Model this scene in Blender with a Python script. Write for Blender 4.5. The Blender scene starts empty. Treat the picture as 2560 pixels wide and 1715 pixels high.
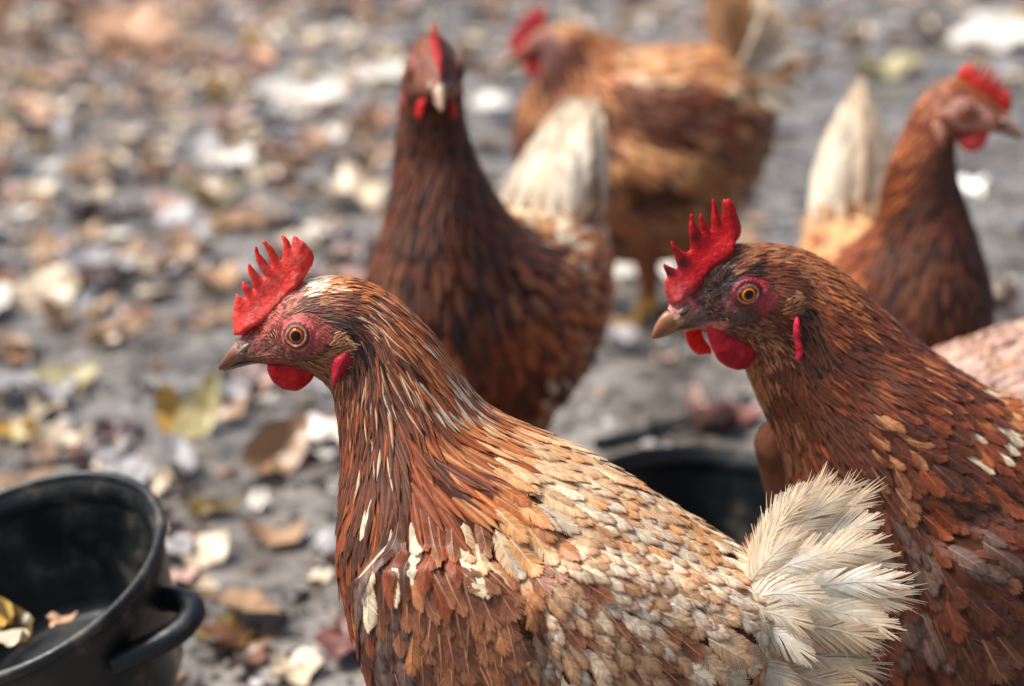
import bpy, bmesh, math, random
import numpy as np
from mathutils import Vector, Matrix
from mathutils.bvhtree import BVHTree
from mathutils.geometry import delaunay_2d_cdt

random.seed(7)
rng = np.random.default_rng(11)
SC = bpy.context.scene
COL = SC.collection

# ------------------------------------------------------------------ camera
CAM_Z, PITCH, FPX = 0.637, math.radians(19.0), 4290.0
cam_d = bpy.data.cameras.new('camera')
cam_d.sensor_width = 36.0
cam_d.lens = 36.0 * FPX / 2560.0
cam_d.clip_start, cam_d.clip_end = 0.05, 500.0
cam_d.dof.use_dof = True
cam_d.dof.focus_distance = 0.845
cam_d.dof.aperture_fstop = 4.3
cam_d.dof.aperture_blades = 0
cam = bpy.data.objects.new('camera', cam_d)
COL.objects.link(cam)
cam.location = (0, 0, CAM_Z)
cam.rotation_euler = (math.radians(90) - PITCH, 0, 0)
SC.camera = cam

# ------------------------------------------------------------------ light
SUN_EL, SUN_AZ = math.radians(58), math.radians(-90)     # azimuth from +Y (behind the hens), negative = left
world = bpy.data.worlds.new('World'); SC.world = world
world.use_nodes = True
wn = world.node_tree
for n in list(wn.nodes): wn.nodes.remove(n)
w_out = wn.nodes.new('ShaderNodeOutputWorld'); w_bg = wn.nodes.new('ShaderNodeBackground')
w_sky = wn.nodes.new('ShaderNodeTexSky'); w_sky.sky_type = 'NISHITA'; w_sky.sun_disc = False
w_sky.sun_elevation = SUN_EL; w_sky.sun_rotation = SUN_AZ
w_sky.air_density = 1.0; w_sky.dust_density = 4.0; w_sky.ozone_density = 1.0
w_bg.inputs['Strength'].default_value = 0.085
wn.links.new(w_sky.outputs[0], w_bg.inputs[0]); wn.links.new(w_bg.outputs[0], w_out.inputs[0])
sun_d = bpy.data.lights.new('sun', 'SUN'); sun_d.energy = 3.8; sun_d.angle = math.radians(26)
sun_d.color = (1.0, 0.96, 0.90)
sun = bpy.data.objects.new('sun', sun_d); COL.objects.link(sun)
sdir = Vector((math.sin(SUN_AZ) * math.cos(SUN_EL), math.cos(SUN_AZ) * math.cos(SUN_EL), math.sin(SUN_EL)))
sun.rotation_euler = sdir.to_track_quat('Z', 'Y').to_euler()
sun.location = (-2, 3, 4)
SC.view_settings.view_transform = 'Standard'
SC.view_settings.look = 'None'
SC.view_settings.exposure = 0.87
SC.view_settings.gamma = 1.0
SC.render.engine = 'CYCLES'
SC.cycles.max_bounces = 6
SC.cycles.transparent_max_bounces = 4

# ------------------------------------------------------------------ helpers
def lin(r, g, b):
    c = np.array([r, g, b], float) / 255.0
    return np.where(c <= 0.04045, c / 12.92, ((c + 0.055) / 1.055) ** 2.4)

def ray(px, py):
    x, y = (px - 1280.0) / FPX, (857.5 - py) / FPX
    cp, sp = math.cos(PITCH), math.sin(PITCH)
    return np.array([x, cp + y * sp, -sp + y * cp])

CAMP = np.array([0, 0, CAM_Z])

def at(px, py, depth):
    return CAMP + ray(px, py) * depth

def on_ground(px, py, z=0.0):
    d = ray(px, py)
    return CAMP + d * ((z - CAM_Z) / d[2])

def project(P):
    q = np.asarray(P) - CAMP
    cp, sp = math.cos(PITCH), math.sin(PITCH)
    f = q[..., 1] * cp - q[..., 2] * sp
    u = q[..., 1] * sp + q[..., 2] * cp
    return 1280 + FPX * q[..., 0] / f, 857.5 - FPX * u / f, f

def smooth(a, b, x):
    t = np.clip((x - a) / (b - a), 0, 1)
    return t * t * (3 - 2 * t)

def node_mat(name):
    m = bpy.data.materials.new(name); m.use_nodes = True
    nt = m.node_tree
    return m, nt, nt.nodes['Principled BSDF']

def mat_attr(name, rough=0.6, spec=0.4, bump=0.0, bump_scale=400.0, var=0.0, var_scale=60.0, sss=0.0, sss_rad=(1, .3, .2), sss_scale=.003,
             coat=0.0, transl=0.0, sheen=0.0, dark_spots=0.0):
    """procedural material coloured by the per-vertex 'col' attribute"""
    m, nt, b = node_mat(name)
    N, L = nt.nodes, nt.links
    at_ = N.new('ShaderNodeAttribute'); at_.attribute_name = 'col'
    col = at_.outputs['Color']
    tc = N.new('ShaderNodeTexCoord')
    if var > 0:
        nz = N.new('ShaderNodeTexNoise'); nz.inputs['Scale'].default_value = var_scale; nz.inputs['Detail'].default_value = 5
        L.new(tc.outputs['Object'], nz.inputs['Vector'])
        mr = N.new('ShaderNodeMapRange'); mr.inputs['From Min'].default_value = .3; mr.inputs['From Max'].default_value = .7
        mr.inputs['To Min'].default_value = 1 - var; mr.inputs['To Max'].default_value = 1 + var
        L.new(nz.outputs['Fac'], mr.inputs['Value'])
        mx = N.new('ShaderNodeVectorMath'); mx.operation = 'SCALE'
        L.new(col, mx.inputs[0]); L.new(mr.outputs[0], mx.inputs['Scale'])
        col = mx.outputs[0]
    L.new(col, b.inputs['Base Color'])
    b.inputs['Roughness'].default_value = rough
    b.inputs['Specular IOR Level'].default_value = spec
    b.inputs['Coat Weight'].default_value = coat
    b.inputs['Coat Roughness'].default_value = 0.15
    b.inputs['Sheen Weight'].default_value = sheen
    if sss > 0:
        b.inputs['Subsurface Weight'].default_value = sss
        b.inputs['Subsurface Radius'].default_value = sss_rad
        b.inputs['Subsurface Scale'].default_value = sss_scale
    if bump > 0:
        nz = N.new('ShaderNodeTexNoise'); nz.inputs['Scale'].default_value = bump_scale; nz.inputs['Detail'].default_value = 3
        L.new(tc.outputs['Object'], nz.inputs['Vector'])
        bp = N.new('ShaderNodeBump'); bp.inputs['Strength'].default_value = bump; bp.inputs['Distance'].default_value = 0.001
        L.new(nz.outputs['Fac'], bp.inputs['Height']); L.new(bp.outputs[0], b.inputs['Normal'])
    if transl > 0:
        tr = N.new('ShaderNodeBsdfTranslucent'); L.new(col, tr.inputs['Color'])
        ms = N.new('ShaderNodeMixShader'); ms.inputs[0].default_value = transl
        L.new(b.outputs[0], ms.inputs[1]); L.new(tr.outputs[0], ms.inputs[2])
        L.new(ms.outputs[0], N['Material Output'].inputs['Surface'])
    return m

M = {}
M['feather'] = mat_attr('feather', rough=.48, spec=.42, var=.18, var_scale=260, transl=.12, bump=.25, bump_scale=1500)
M['quill'] = mat_attr('tail_vane', rough=.5, spec=.35, var=.10, var_scale=260, transl=.38)
M['vane'] = mat_attr('closed_vane', rough=.55, spec=.3, var=.08, var_scale=120, transl=.45)
M['under'] = mat_attr('underplumage', rough=.9, spec=.1, var=.25, var_scale=120)
M['skin'] = mat_attr('bare_skin', rough=.5, spec=.35, bump=.8, bump_scale=600, var=.35, var_scale=420, sss=.1)
M['comb'] = mat_attr('comb_skin', rough=.45, spec=.35, bump=.5, bump_scale=700, var=.22, var_scale=420, sss=.25, transl=.25)
M['beak'] = mat_attr('beak_horn', rough=.38, spec=.45, var=.18, var_scale=220, bump=.15, bump_scale=600)
M['eye'] = mat_attr('eye_surface', rough=.03, spec=.35)
M['shank'] = mat_attr('leg_scales', rough=.6, spec=.3, bump=.6, bump_scale=350, var=.2)
M['leaf'] = mat_attr('leaf', rough=.36, spec=.45, var=.22, var_scale=45, bump=.5, bump_scale=180, transl=.10)

def mk(name, V, F, mat, parent=None, col=None, smoothed=True, origin=None, F3=None):
    """one mesh object from numpy verts and quads (and/or triangles F3)"""
    V = np.asarray(V, np.float32).reshape(-1, 3)
    if origin is not None: V = V - np.asarray(origin, np.float32)
    me = bpy.data.meshes.new(name)
    loops, starts, k = [], [], 0
    if F is not None and len(F):
        F = np.asarray(F, np.int32); loops.append(F.ravel()); starts.append(np.arange(len(F)) * 4); k = len(F) * 4
    if F3 is not None and len(F3):
        F3 = np.asarray(F3, np.int32); loops.append(F3.ravel()); starts.append(k + np.arange(len(F3)) * 3)
    loops = np.concatenate(loops); starts = np.concatenate(starts)
    me.vertices.add(len(V)); me.vertices.foreach_set('co', V.ravel())
    me.loops.add(len(loops)); me.loops.foreach_set('vertex_index', loops.astype(np.int32))
    me.polygons.add(len(starts)); me.polygons.foreach_set('loop_start', starts.astype(np.int32))
    me.update(calc_edges=True)
    if smoothed: me.polygons.foreach_set('use_smooth', np.ones(len(starts), bool))
    if col is not None:
        col = np.asarray(col, np.float32)
        if col.ndim == 1: col = np.tile(col, (len(V), 1))
        a = me.color_attributes.new('col', 'FLOAT_COLOR', 'POINT')
        a.data.foreach_set('color', np.concatenate([np.clip(col, 0, 1), np.ones((len(V), 1), np.float32)], 1).astype(np.float32).ravel())
    me.materials.append(mat)
    o = bpy.data.objects.new(name, me); COL.objects.link(o)
    if parent is not None: o.parent = parent
    if origin is not None: o.location = origin
    return o

def tag(o, label=None, cat=None, group=None, kind=None):
    for k, v in (('label', label), ('category', cat), ('group', group), ('kind', kind)):
        if v: o[k] = v
    return o

def empty(name, loc, rz=0):
    o = bpy.data.objects.new(name, None); COL.objects.link(o)
    o.empty_display_size = .05; o.location = loc; o.rotation_euler = (0, 0, rz)
    return o

def grid_faces(nr, nc, wrap=False):
    i = np.arange(nr - 1)[:, None]; j = np.arange(nc if wrap else nc - 1)[None, :]
    j2 = (j + 1) % nc
    return np.stack([i * nc + j, i * nc + j2, (i + 1) * nc + j2, (i + 1) * nc + j], -1).reshape(-1, 4)

def catmull(A, n):
    """smooth resampling of a list of rows"""
    A = np.asarray(A, float); m = len(A)
    t = np.linspace(0, m - 1, n); i = np.clip(t.astype(int), 0, m - 2); f = (t - i)[:, None]
    g = lambda k: A[np.clip(k, 0, m - 1)]
    p0, p1, p2, p3 = g(i - 1), g(i), g(i + 1), g(i + 2)
    p0 = np.where((i == 0)[:, None], 2 * p1 - p2, p0); p3 = np.where((i == m - 2)[:, None], 2 * p2 - p1, p3)
    return .5 * (2 * p1 + (p2 - p0) * f + (2 * p0 - 5 * p1 + 4 * p2 - p3) * f ** 2 + (3 * p1 - p0 - 3 * p2 + p3) * f ** 3)

def vnoise(P, seed=0):
    """value noise on 2-D / 3-D points"""
    P = np.asarray(P, float); D = P.shape[-1]
    I = np.floor(P).astype(np.int64); f = P - I; f = f * f * (3 - 2 * f)
    out = 0
    for c in range(2 ** D):
        w = 1; h = np.int64(seed * 7919 + 13)
        for d in range(D):
            b = (c >> d) & 1
            w = w * (f[..., d] if b else 1 - f[..., d])
            h = (h * np.int64(31) + (I[..., d] + b) * np.int64((374761393, 668265263, 2147483647)[d])) & np.int64(0x7fffffff)
        h = (h ^ (h >> 13)) * np.int64(1274126177) & np.int64(0x7fffffff); h = h ^ (h >> 16)
        out = out + w * ((h & 0xffff) / 65535.0)
    return out

def in_poly(P, poly):
    x, y = P[:, 0], P[:, 1]; r = np.zeros(len(P), bool); n = len(poly)
    for i in range(n):
        (x1, y1), (x2, y2) = poly[i], poly[i - 1]
        c = ((y1 > y) != (y2 > y)) & (x < (x2 - x1) * (y - y1) / (y2 - y1 + 1e-12) + x1)
        r ^= c
    return r

def poly_dist(P, poly):
    d = np.full(len(P), 1e9); poly = np.asarray(poly)
    for i in range(len(poly)):
        a, b = poly[i - 1], poly[i]; ab = b - a
        t = np.clip(((P - a) @ ab) / (ab @ ab + 1e-15), 0, 1)
        d = np.minimum(d, np.linalg.norm(P - (a + t[:, None] * ab), axis=1))
    return d

def inflate(poly, h):
    """triangulates a closed outline with inner points: 2-D points, triangles, distance to the rim"""
    poly = np.asarray(poly, float)
    pts = []
    for i in range(len(poly)):
        a, b = poly[i], poly[(i + 1) % len(poly)]
        n = max(1, int(round(np.linalg.norm(b - a) / h)))
        for k in range(n): pts.append(a + (b - a) * k / n)
    rim = np.array(pts)
    lo, hi = rim.min(0), rim.max(0)
    gx, gy = np.meshgrid(np.arange(lo[0], hi[0], h), np.arange(lo[1], hi[1], h * .87))
    gx = gx + (np.arange(gx.shape[0]) % 2)[:, None] * h * .5
    G = np.stack([gx.ravel(), gy.ravel()], 1)
    G = G[in_poly(G, rim)]
    if len(G): G = G[poly_dist(G, rim) > h * .55]
    allp = np.concatenate([rim, G]) if len(G) else rim
    nr = len(rim)
    v, e, f, *_ = delaunay_2d_cdt([Vector(p) for p in allp], [(i, (i + 1) % nr) for i in range(nr)], [], 1, 1e-7)
    V = np.array([(q.x, q.y) for q in v]); T = np.array([t for t in f if len(t) == 3])
    d = poly_dist(V, rim)
    return V, T, d

def slab(poly, h, thick, fall):
    """closed lens-shaped solid from an outline: returns a,b,y (thickness axis), triangles, dist"""
    V, T, d = inflate(poly, h)
    th = thick * (1 - np.exp(-d / fall)) + .00012
    n = len(V)
    P = np.concatenate([V, V]); y = np.concatenate([-th, th]); dd = np.concatenate([d, d])
    # outer rim wall
    ed = {}
    for t in T:
        for a, b in ((t[0], t[1]), (t[1], t[2]), (t[2], t[0])):
            k = (min(a, b), max(a, b)); ed[k] = None if k in ed else (a, b)
    wall = []
    for e in ed.values():
        if e: a, b = e; wall += [(a, a + n, b + n), (a, b + n, b)]
    F = np.concatenate([T, T[:, ::-1] + n, np.array(wall, int).reshape(-1, 3)])
    return P, y, F, dd

# ------------------------------------------------------------------ feather geometry
K = 5    # points on a feather's centre line
def interp_line(C, v):
    """C (F,K,3) evaluated at v (F,m), extrapolated past the tip"""
    t = np.clip(v, 0, 1.35) * (K - 1); i = np.clip(t.astype(int), 0, K - 2); f = (t - i)[..., None]
    r = np.arange(len(C))[:, None]
    return C[r, i] * (1 - f) + C[r, i + 1] * f

def barb_feathers(C, N, L, W, ca, cb, kE, kT, rc, nb=15, loose=.08, blunt=.40, camber=.30, seg=3, b0=66, b1=16, stretch=1.45, bpow=2.6, curl=-.25, clump=.06, tipw=.3):
    """feathers made of separate barbs on a shaft. Arrays over F feathers -> verts (F,n,3), quads, colours (F,n,3)"""
    F = len(C)
    x = (np.arange(nb) + .5) / nb
    sgn = np.repeat([-1., 1.], nb); x2 = np.tile(x, 2)
    vr = .02 + .90 * x2
    prof = np.where(x2 < .35, .45 + .55 * (x2 / .35) ** .8, 1.0)
    prof = prof * (1 - (1 - blunt) * smooth(.55, 1.05, x2)) * stretch
    beta = np.radians(b0 - (b0 - b1) * x2 ** bpow)
    J = rng.normal(0, 1, (F, 2 * nb, 3))
    # neighbouring barbs cling together: smooth the jitter a little along the vane
    Jc = (J + np.roll(J, 1, 1) * .8 + np.roll(J, 2, 1) * .5) / 1.37
    ln = W[:, None] * prof[None] * (1 + loose * .6 * Jc[..., 0])
    gid = (np.tile(np.arange(nb), 2)[None] / rng.uniform(3.5, 6.5, (F, 1)) + rng.random((F, 1)) * 3).astype(int) % 12
    gid = gid + np.repeat([0, 12], nb)[None]
    be = beta[None] + loose * .55 * Jc[..., 1] + clump * np.take_along_axis(rng.normal(0, 1, (F, 24)), gid, 1)
    t = np.linspace(0, 1, seg)
    tt = t[None, None, :]
    bend = be[..., None] * (1 + curl * tt)                       # barbs curve towards the tip
    lat = sgn[None, :, None] * ln[..., None] * np.sin(bend) * tt
    fwd = ln[..., None] * np.cos(bend) * tt
    sp = (.92 * L / nb)[:, None, None]
    hw = .5 * sp * np.interp(t, [0, .5, 1], [1.12, 1.10, tipw])[None, None, :] * np.ones_like(lat)
    base = (vr[None] * L[:, None])[..., None] + fwd
    u = np.clip(np.abs(lat) / (W[:, None, None] + 1e-9), 0, 1.4)
    out_p, out_c = [], []
    crv = np.clip(kE[:, None, None] * smooth(.38, .88, tt * np.ones_like(lat)) + kT[:, None, None] * smooth(.6, 1.05, base / L[:, None, None]), 0, 1)
    bj = 1 + (.08 * Jc[..., 2] + .07 * J[..., 2])[..., None] * np.ones_like(lat)
    for s in (-1, 1):
        al = base + s * hw * np.sin(be)[..., None]
        la = lat - s * sgn[None, :, None] * hw * np.cos(be)[..., None] * (tt > 0)
        v = (al / L[:, None, None]).reshape(F, -1)
        P = interp_line(C, v); Nn = interp_line(N, v)
        T_ = interp_line(C, v + .05) - interp_line(C, np.maximum(v - .05, 0))
        T_ /= np.linalg.norm(T_, axis=-1, keepdims=True) + 1e-12
        Nn /= np.linalg.norm(Nn, axis=-1, keepdims=True) + 1e-12
        S = np.cross(Nn, T_)
        laf = la.reshape(F, -1)
        off = -camber * (laf ** 2) / (W[:, None] + 1e-9) + (loose * .12 * Jc[..., 2][..., None] * tt * ln[..., None]).reshape(F, -1)
        P = P + S * laf[..., None] + Nn * off[..., None]
        out_p.append(P.reshape(F, 2 * nb, seg, 3))
        cc = ca[:, None, None, :] * (1 - crv[..., None]) + cb[:, None, None, :] * crv[..., None]
        out_c.append(cc * bj[..., None])
    P = np.stack(out_p, 3).reshape(F, -1, 3); Cc = np.stack(out_c, 3).reshape(F, -1, 3)
    q = []
    for b in range(2 * nb):
        for s in range(seg - 1):
            o = (b * seg + s) * 2
            q.append((o, o + 1, o + 3, o + 2))
    # the shaft
    vs = np.linspace(0, .95, 5)
    vv = np.tile(vs, (F, 1)); Pm = interp_line(C, vv); Nm = interp_line(N, vv)
    T_ = interp_line(C, vv + .05) - interp_line(C, np.maximum(vv - .05, 0)); T_ /= np.linalg.norm(T_, axis=-1, keepdims=True) + 1e-12
    S = np.cross(Nm, T_)
    rw = (W[:, None] * .06 * (1.15 - vs)[None])[..., None]
    sh = np.stack([Pm - S * rw + Nm * .00015, Pm + S * rw + Nm * .00015], 2).reshape(F, -1, 3)
    n0 = P.shape[1]
    for s in range(4):
        o = n0 + 2 * s; q.append((o, o + 1, o + 3, o + 2))
    P = np.concatenate([P, sh], 1); Cc = np.concatenate([Cc, np.repeat(rc[:, None, :], 10, 1)], 1)
    return P, np.array(q), Cc

def blade_feathers(C, N, L, W, ca, cb, kE, kT, rc, camber=.35, ragged=.10):
    """narrow hackle feathers: 5 across, 6 along"""
    F = len(C)
    v = np.array([0, .2, .42, .64, .84, 1.0]); u = np.array([-1, -.45, 0, .45, 1.])
    prof = np.array([.35, .8, 1., .92, .62, .10])
    vv = np.tile(v, (F, 1)); P = interp_line(C, vv); Nn = interp_line(N, vv)
    T_ = interp_line(C, vv + .05) - interp_line(C, np.maximum(vv - .05, 0)); T_ /= np.linalg.norm(T_, axis=-1, keepdims=True) + 1e-12
    Nn = Nn / (np.linalg.norm(Nn, axis=-1, keepdims=True) + 1e-12)
    S = np.cross(Nn, T_)
    wid = W[:, None, None] * prof[None, :, None] * u[None, None, :] * (1 + ragged * rng.normal(0, 1, (F, 6, 5)))
    slip = L[:, None, None] * .10 * (1 - np.abs(u))[None, None, :] * (v > .5)[None, :, None] + L[:, None, None] * .03 * rng.normal(0, 1, (F, 6, 5)) * (np.abs(u) > .3)
    Q = P[:, :, None, :] + S[:, :, None, :] * wid[..., None] + T_[:, :, None, :] * slip[..., None] \
        - Nn[:, :, None, :] * (camber * W[:, None, None] * (u ** 2)[None, None, :] * prof[None, :, None])[..., None]
    m = np.clip(kE[:, None, None] * smooth(.2, .9, np.abs(u))[None, None, :] + kT[:, None, None] * smooth(.45, 1., v)[None, :, None], 0, 1)
    cc = ca[:, None, None] * (1 - m[..., None]) + cb[:, None, None] * m[..., None]
    sh = (np.abs(u) < .1)[None, None, :, None] * .6
    cc = cc * (1 - sh) + rc[:, None, None] * sh
    cc = cc * (1 + .15 * rng.normal(0, 1, (F, 1, 5, 1)))
    return Q.reshape(F, -1, 3), grid_faces(6, 5), cc.reshape(F, -1, 3)

# palettes: centre, edge/tip, edge weight, tip weight, shaft
RUST, CHEST, ORANGE = lin(124, 59, 31), lin(86, 46, 29), lin(174, 96, 48)
DARK, BLACKB, BROWN = lin(56, 33, 24), lin(34, 26, 23), lin(136, 82, 54)
CREAM, WHITE, BUFF, TAN = lin(218, 198, 166), lin(234, 220, 198), lin(206, 148, 92), lin(174, 116, 74)
GREYB, PINKB = lin(104, 80, 70), lin(184, 148, 130)
PAL = {
    'rust': (RUST, lin(136, 74, 43), .5, .3, ORANGE), 'rust_lite': (ORANGE, RUST, .5, .2, BUFF), 'chest': (CHEST, RUST, .4, .4, RUST),
    'orange': (ORANGE, RUST, .6, .0, BUFF), 'dark': (lin(66, 38, 27), lin(112, 60, 36), .5, .4, BROWN), 'black': (BLACKB, DARK, .4, .4, DARK),
    'brown': (lin(118, 70, 46), lin(160, 106, 70), .75, .4, lin(196, 140, 100)), 'brown2': (lin(104, 64, 46), lin(132, 86, 60), .7, .4, lin(176, 120, 84)),
    'greyb': (GREYB, lin(70, 54, 50), .6, .4, lin(150, 110, 84)), 'cream': (CREAM, lin(198, 160, 122), .35, .2, lin(235, 220, 196)),
    'white': (WHITE, CREAM, .5, .3, WHITE), 'laced': (lin(226, 206, 176), lin(138, 88, 54), 1.0, .55, lin(214, 182, 146)),
    'laced2': (lin(186, 146, 108), lin(128, 80, 50), 1.0, .5, lin(200, 160, 124)), 'buff': (BUFF, lin(190, 130, 84), .5, .4, CREAM),
    'tan': (TAN, BROWN, .5, .4, BUFF), 'streak': (CREAM, DARK, 1., .1, WHITE), 'streak2': (TAN, DARK, .9, .3, CREAM),
    'streak3': (lin(206, 184, 158), CHEST, .8, .1, CREAM), 'mott': (CHEST, lin(190, 130, 96), .2, .9, RUST), 'mott2': (BLACKB, lin(176, 112, 78), .1, .85, DARK),
    'snow': (lin(246, 238, 222), lin(226, 200, 164), .4, .3, lin(246, 240, 228)), 'ivory': (lin(236, 223, 200), lin(212, 186, 152), .5, .3, lin(240, 228, 206)),
    'pink': (PINKB, lin(140, 104, 90), .8, .5, lin(210, 186, 168)), 'creamtan': (lin(204, 168, 128), TAN, .5, .4, CREAM),
}
PALK = list(PAL)
PALA = [np.array([PAL[k][i] for k in PALK]) for i in range(5)]

class Guides:
    """scattered guide points in a hen's side view: flow direction, feather length and half width, kind, palette"""
    def __init__(self, rows, mp):
        self.P = np.array([mp(r[0], r[1]) for r in rows])
        d = []
        for r in rows:
            a, b = mp(r[0], r[1]), mp(r[0] + r[2] * 30, r[1] + r[3] * 30); v = b - a; d.append(v / np.linalg.norm(v))
        self.D = np.array(d)
        self.L = np.array([r[4] for r in rows]) * .001; self.W = np.array([r[5] for r in rows]) * .0005
        self.kind = np.array([0 if r[6] == 'h' else 1 for r in rows])
        self.pal = []
        for r in rows:
            w = np.zeros(len(PALK))
            for k in r[7].split():
                k, q = k.split('*') if '*' in k else (k, 1); w[PALK.index(k)] += float(q)
            self.pal.append(w / w.sum())
        self.pal = np.array(self.pal)
    def at(self, Q):
        d2 = ((Q[:, None, :] - self.P[None]) ** 2).sum(-1) + 1e-6
        w = d2 ** -2.0; w /= w.sum(1, keepdims=True)
        D = w @ self.D; D /= np.linalg.norm(D, axis=1, keepdims=True) + 1e-9
        near = np.argmin(d2 * np.exp(rng.normal(0, .30, d2.shape)), 1)
        return D, w @ self.L, w @ self.W, self.kind[near], near

# ------------------------------------------------------------------ the hens
class Frame:
    """a hen's upright median plane: local x along the plane (tailwards), y across it, z up"""
    def __init__(self, o, yaw):
        self.o = np.array([o[0], o[1], 0.0]); self.yaw = yaw
        self.ex = np.array([math.cos(yaw), math.sin(yaw), 0]); self.ey = np.array([-math.sin(yaw), math.cos(yaw), 0])
    def P(self, px, py, y=0.0):
        d = ray(px, py); t = ((self.o - CAMP) @ self.ey + y) / (d @ self.ey)
        q = CAMP + d * t - self.o
        return np.array([q @ self.ex, q[2]])
    def world(self, V):
        return self.o + V[..., 0:1] * self.ex + V[..., 1:2] * self.ey + V[..., 2:3] * np.array([0, 0, 1.])

def body_loft(stations, nr=230, nc=112, expo=2.0, low=0.0):
    """stations rows: ax, az, bx, bz, w  (top point, bottom point, half width)"""
    R = catmull(stations, nr)
    ph = np.linspace(0, 2 * np.pi, nc, endpoint=False)
    cx, cz = (R[:, 0] + R[:, 2]) / 2, (R[:, 1] + R[:, 3]) / 2
    ux, uz = (R[:, 0] - R[:, 2]) / 2, (R[:, 1] - R[:, 3]) / 2
    c, s = np.cos(ph), np.sin(ph)
    egg = R[:, 5:6] if R.shape[1] > 5 else np.zeros((len(R), 1))
    wf = s[None] * (1 - egg * c[None])
    V = np.stack([cx[:, None] + ux[:, None] * c, np.maximum(R[:, 4], .0005)[:, None] * wf, cz[:, None] + uz[:, None] * c], -1)
    return V.reshape(-1, 3), grid_faces(nr, nc, True), nr, nc

def vertex_normals(V, F):
    a, b, c, d = (V[F[:, i]] for i in range(4))
    fn = np.cross(c - a, d - b)
    N = np.zeros_like(V)
    for i in range(4): np.add.at(N, F[:, i], fn)
    return N / (np.linalg.norm(N, axis=1, keepdims=True) + 1e-12)

def idw_col(Q, rows, mp, power=2.5):
    P = np.array([mp(r[0], r[1]) for r in rows]); C = np.array([lin(*r[2]) for r in rows])
    d2 = ((Q[:, None] - P[None]) ** 2).sum(-1) + 2e-6
    w = d2 ** -power; w /= w.sum(1, keepdims=True)
    return w @ C

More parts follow.
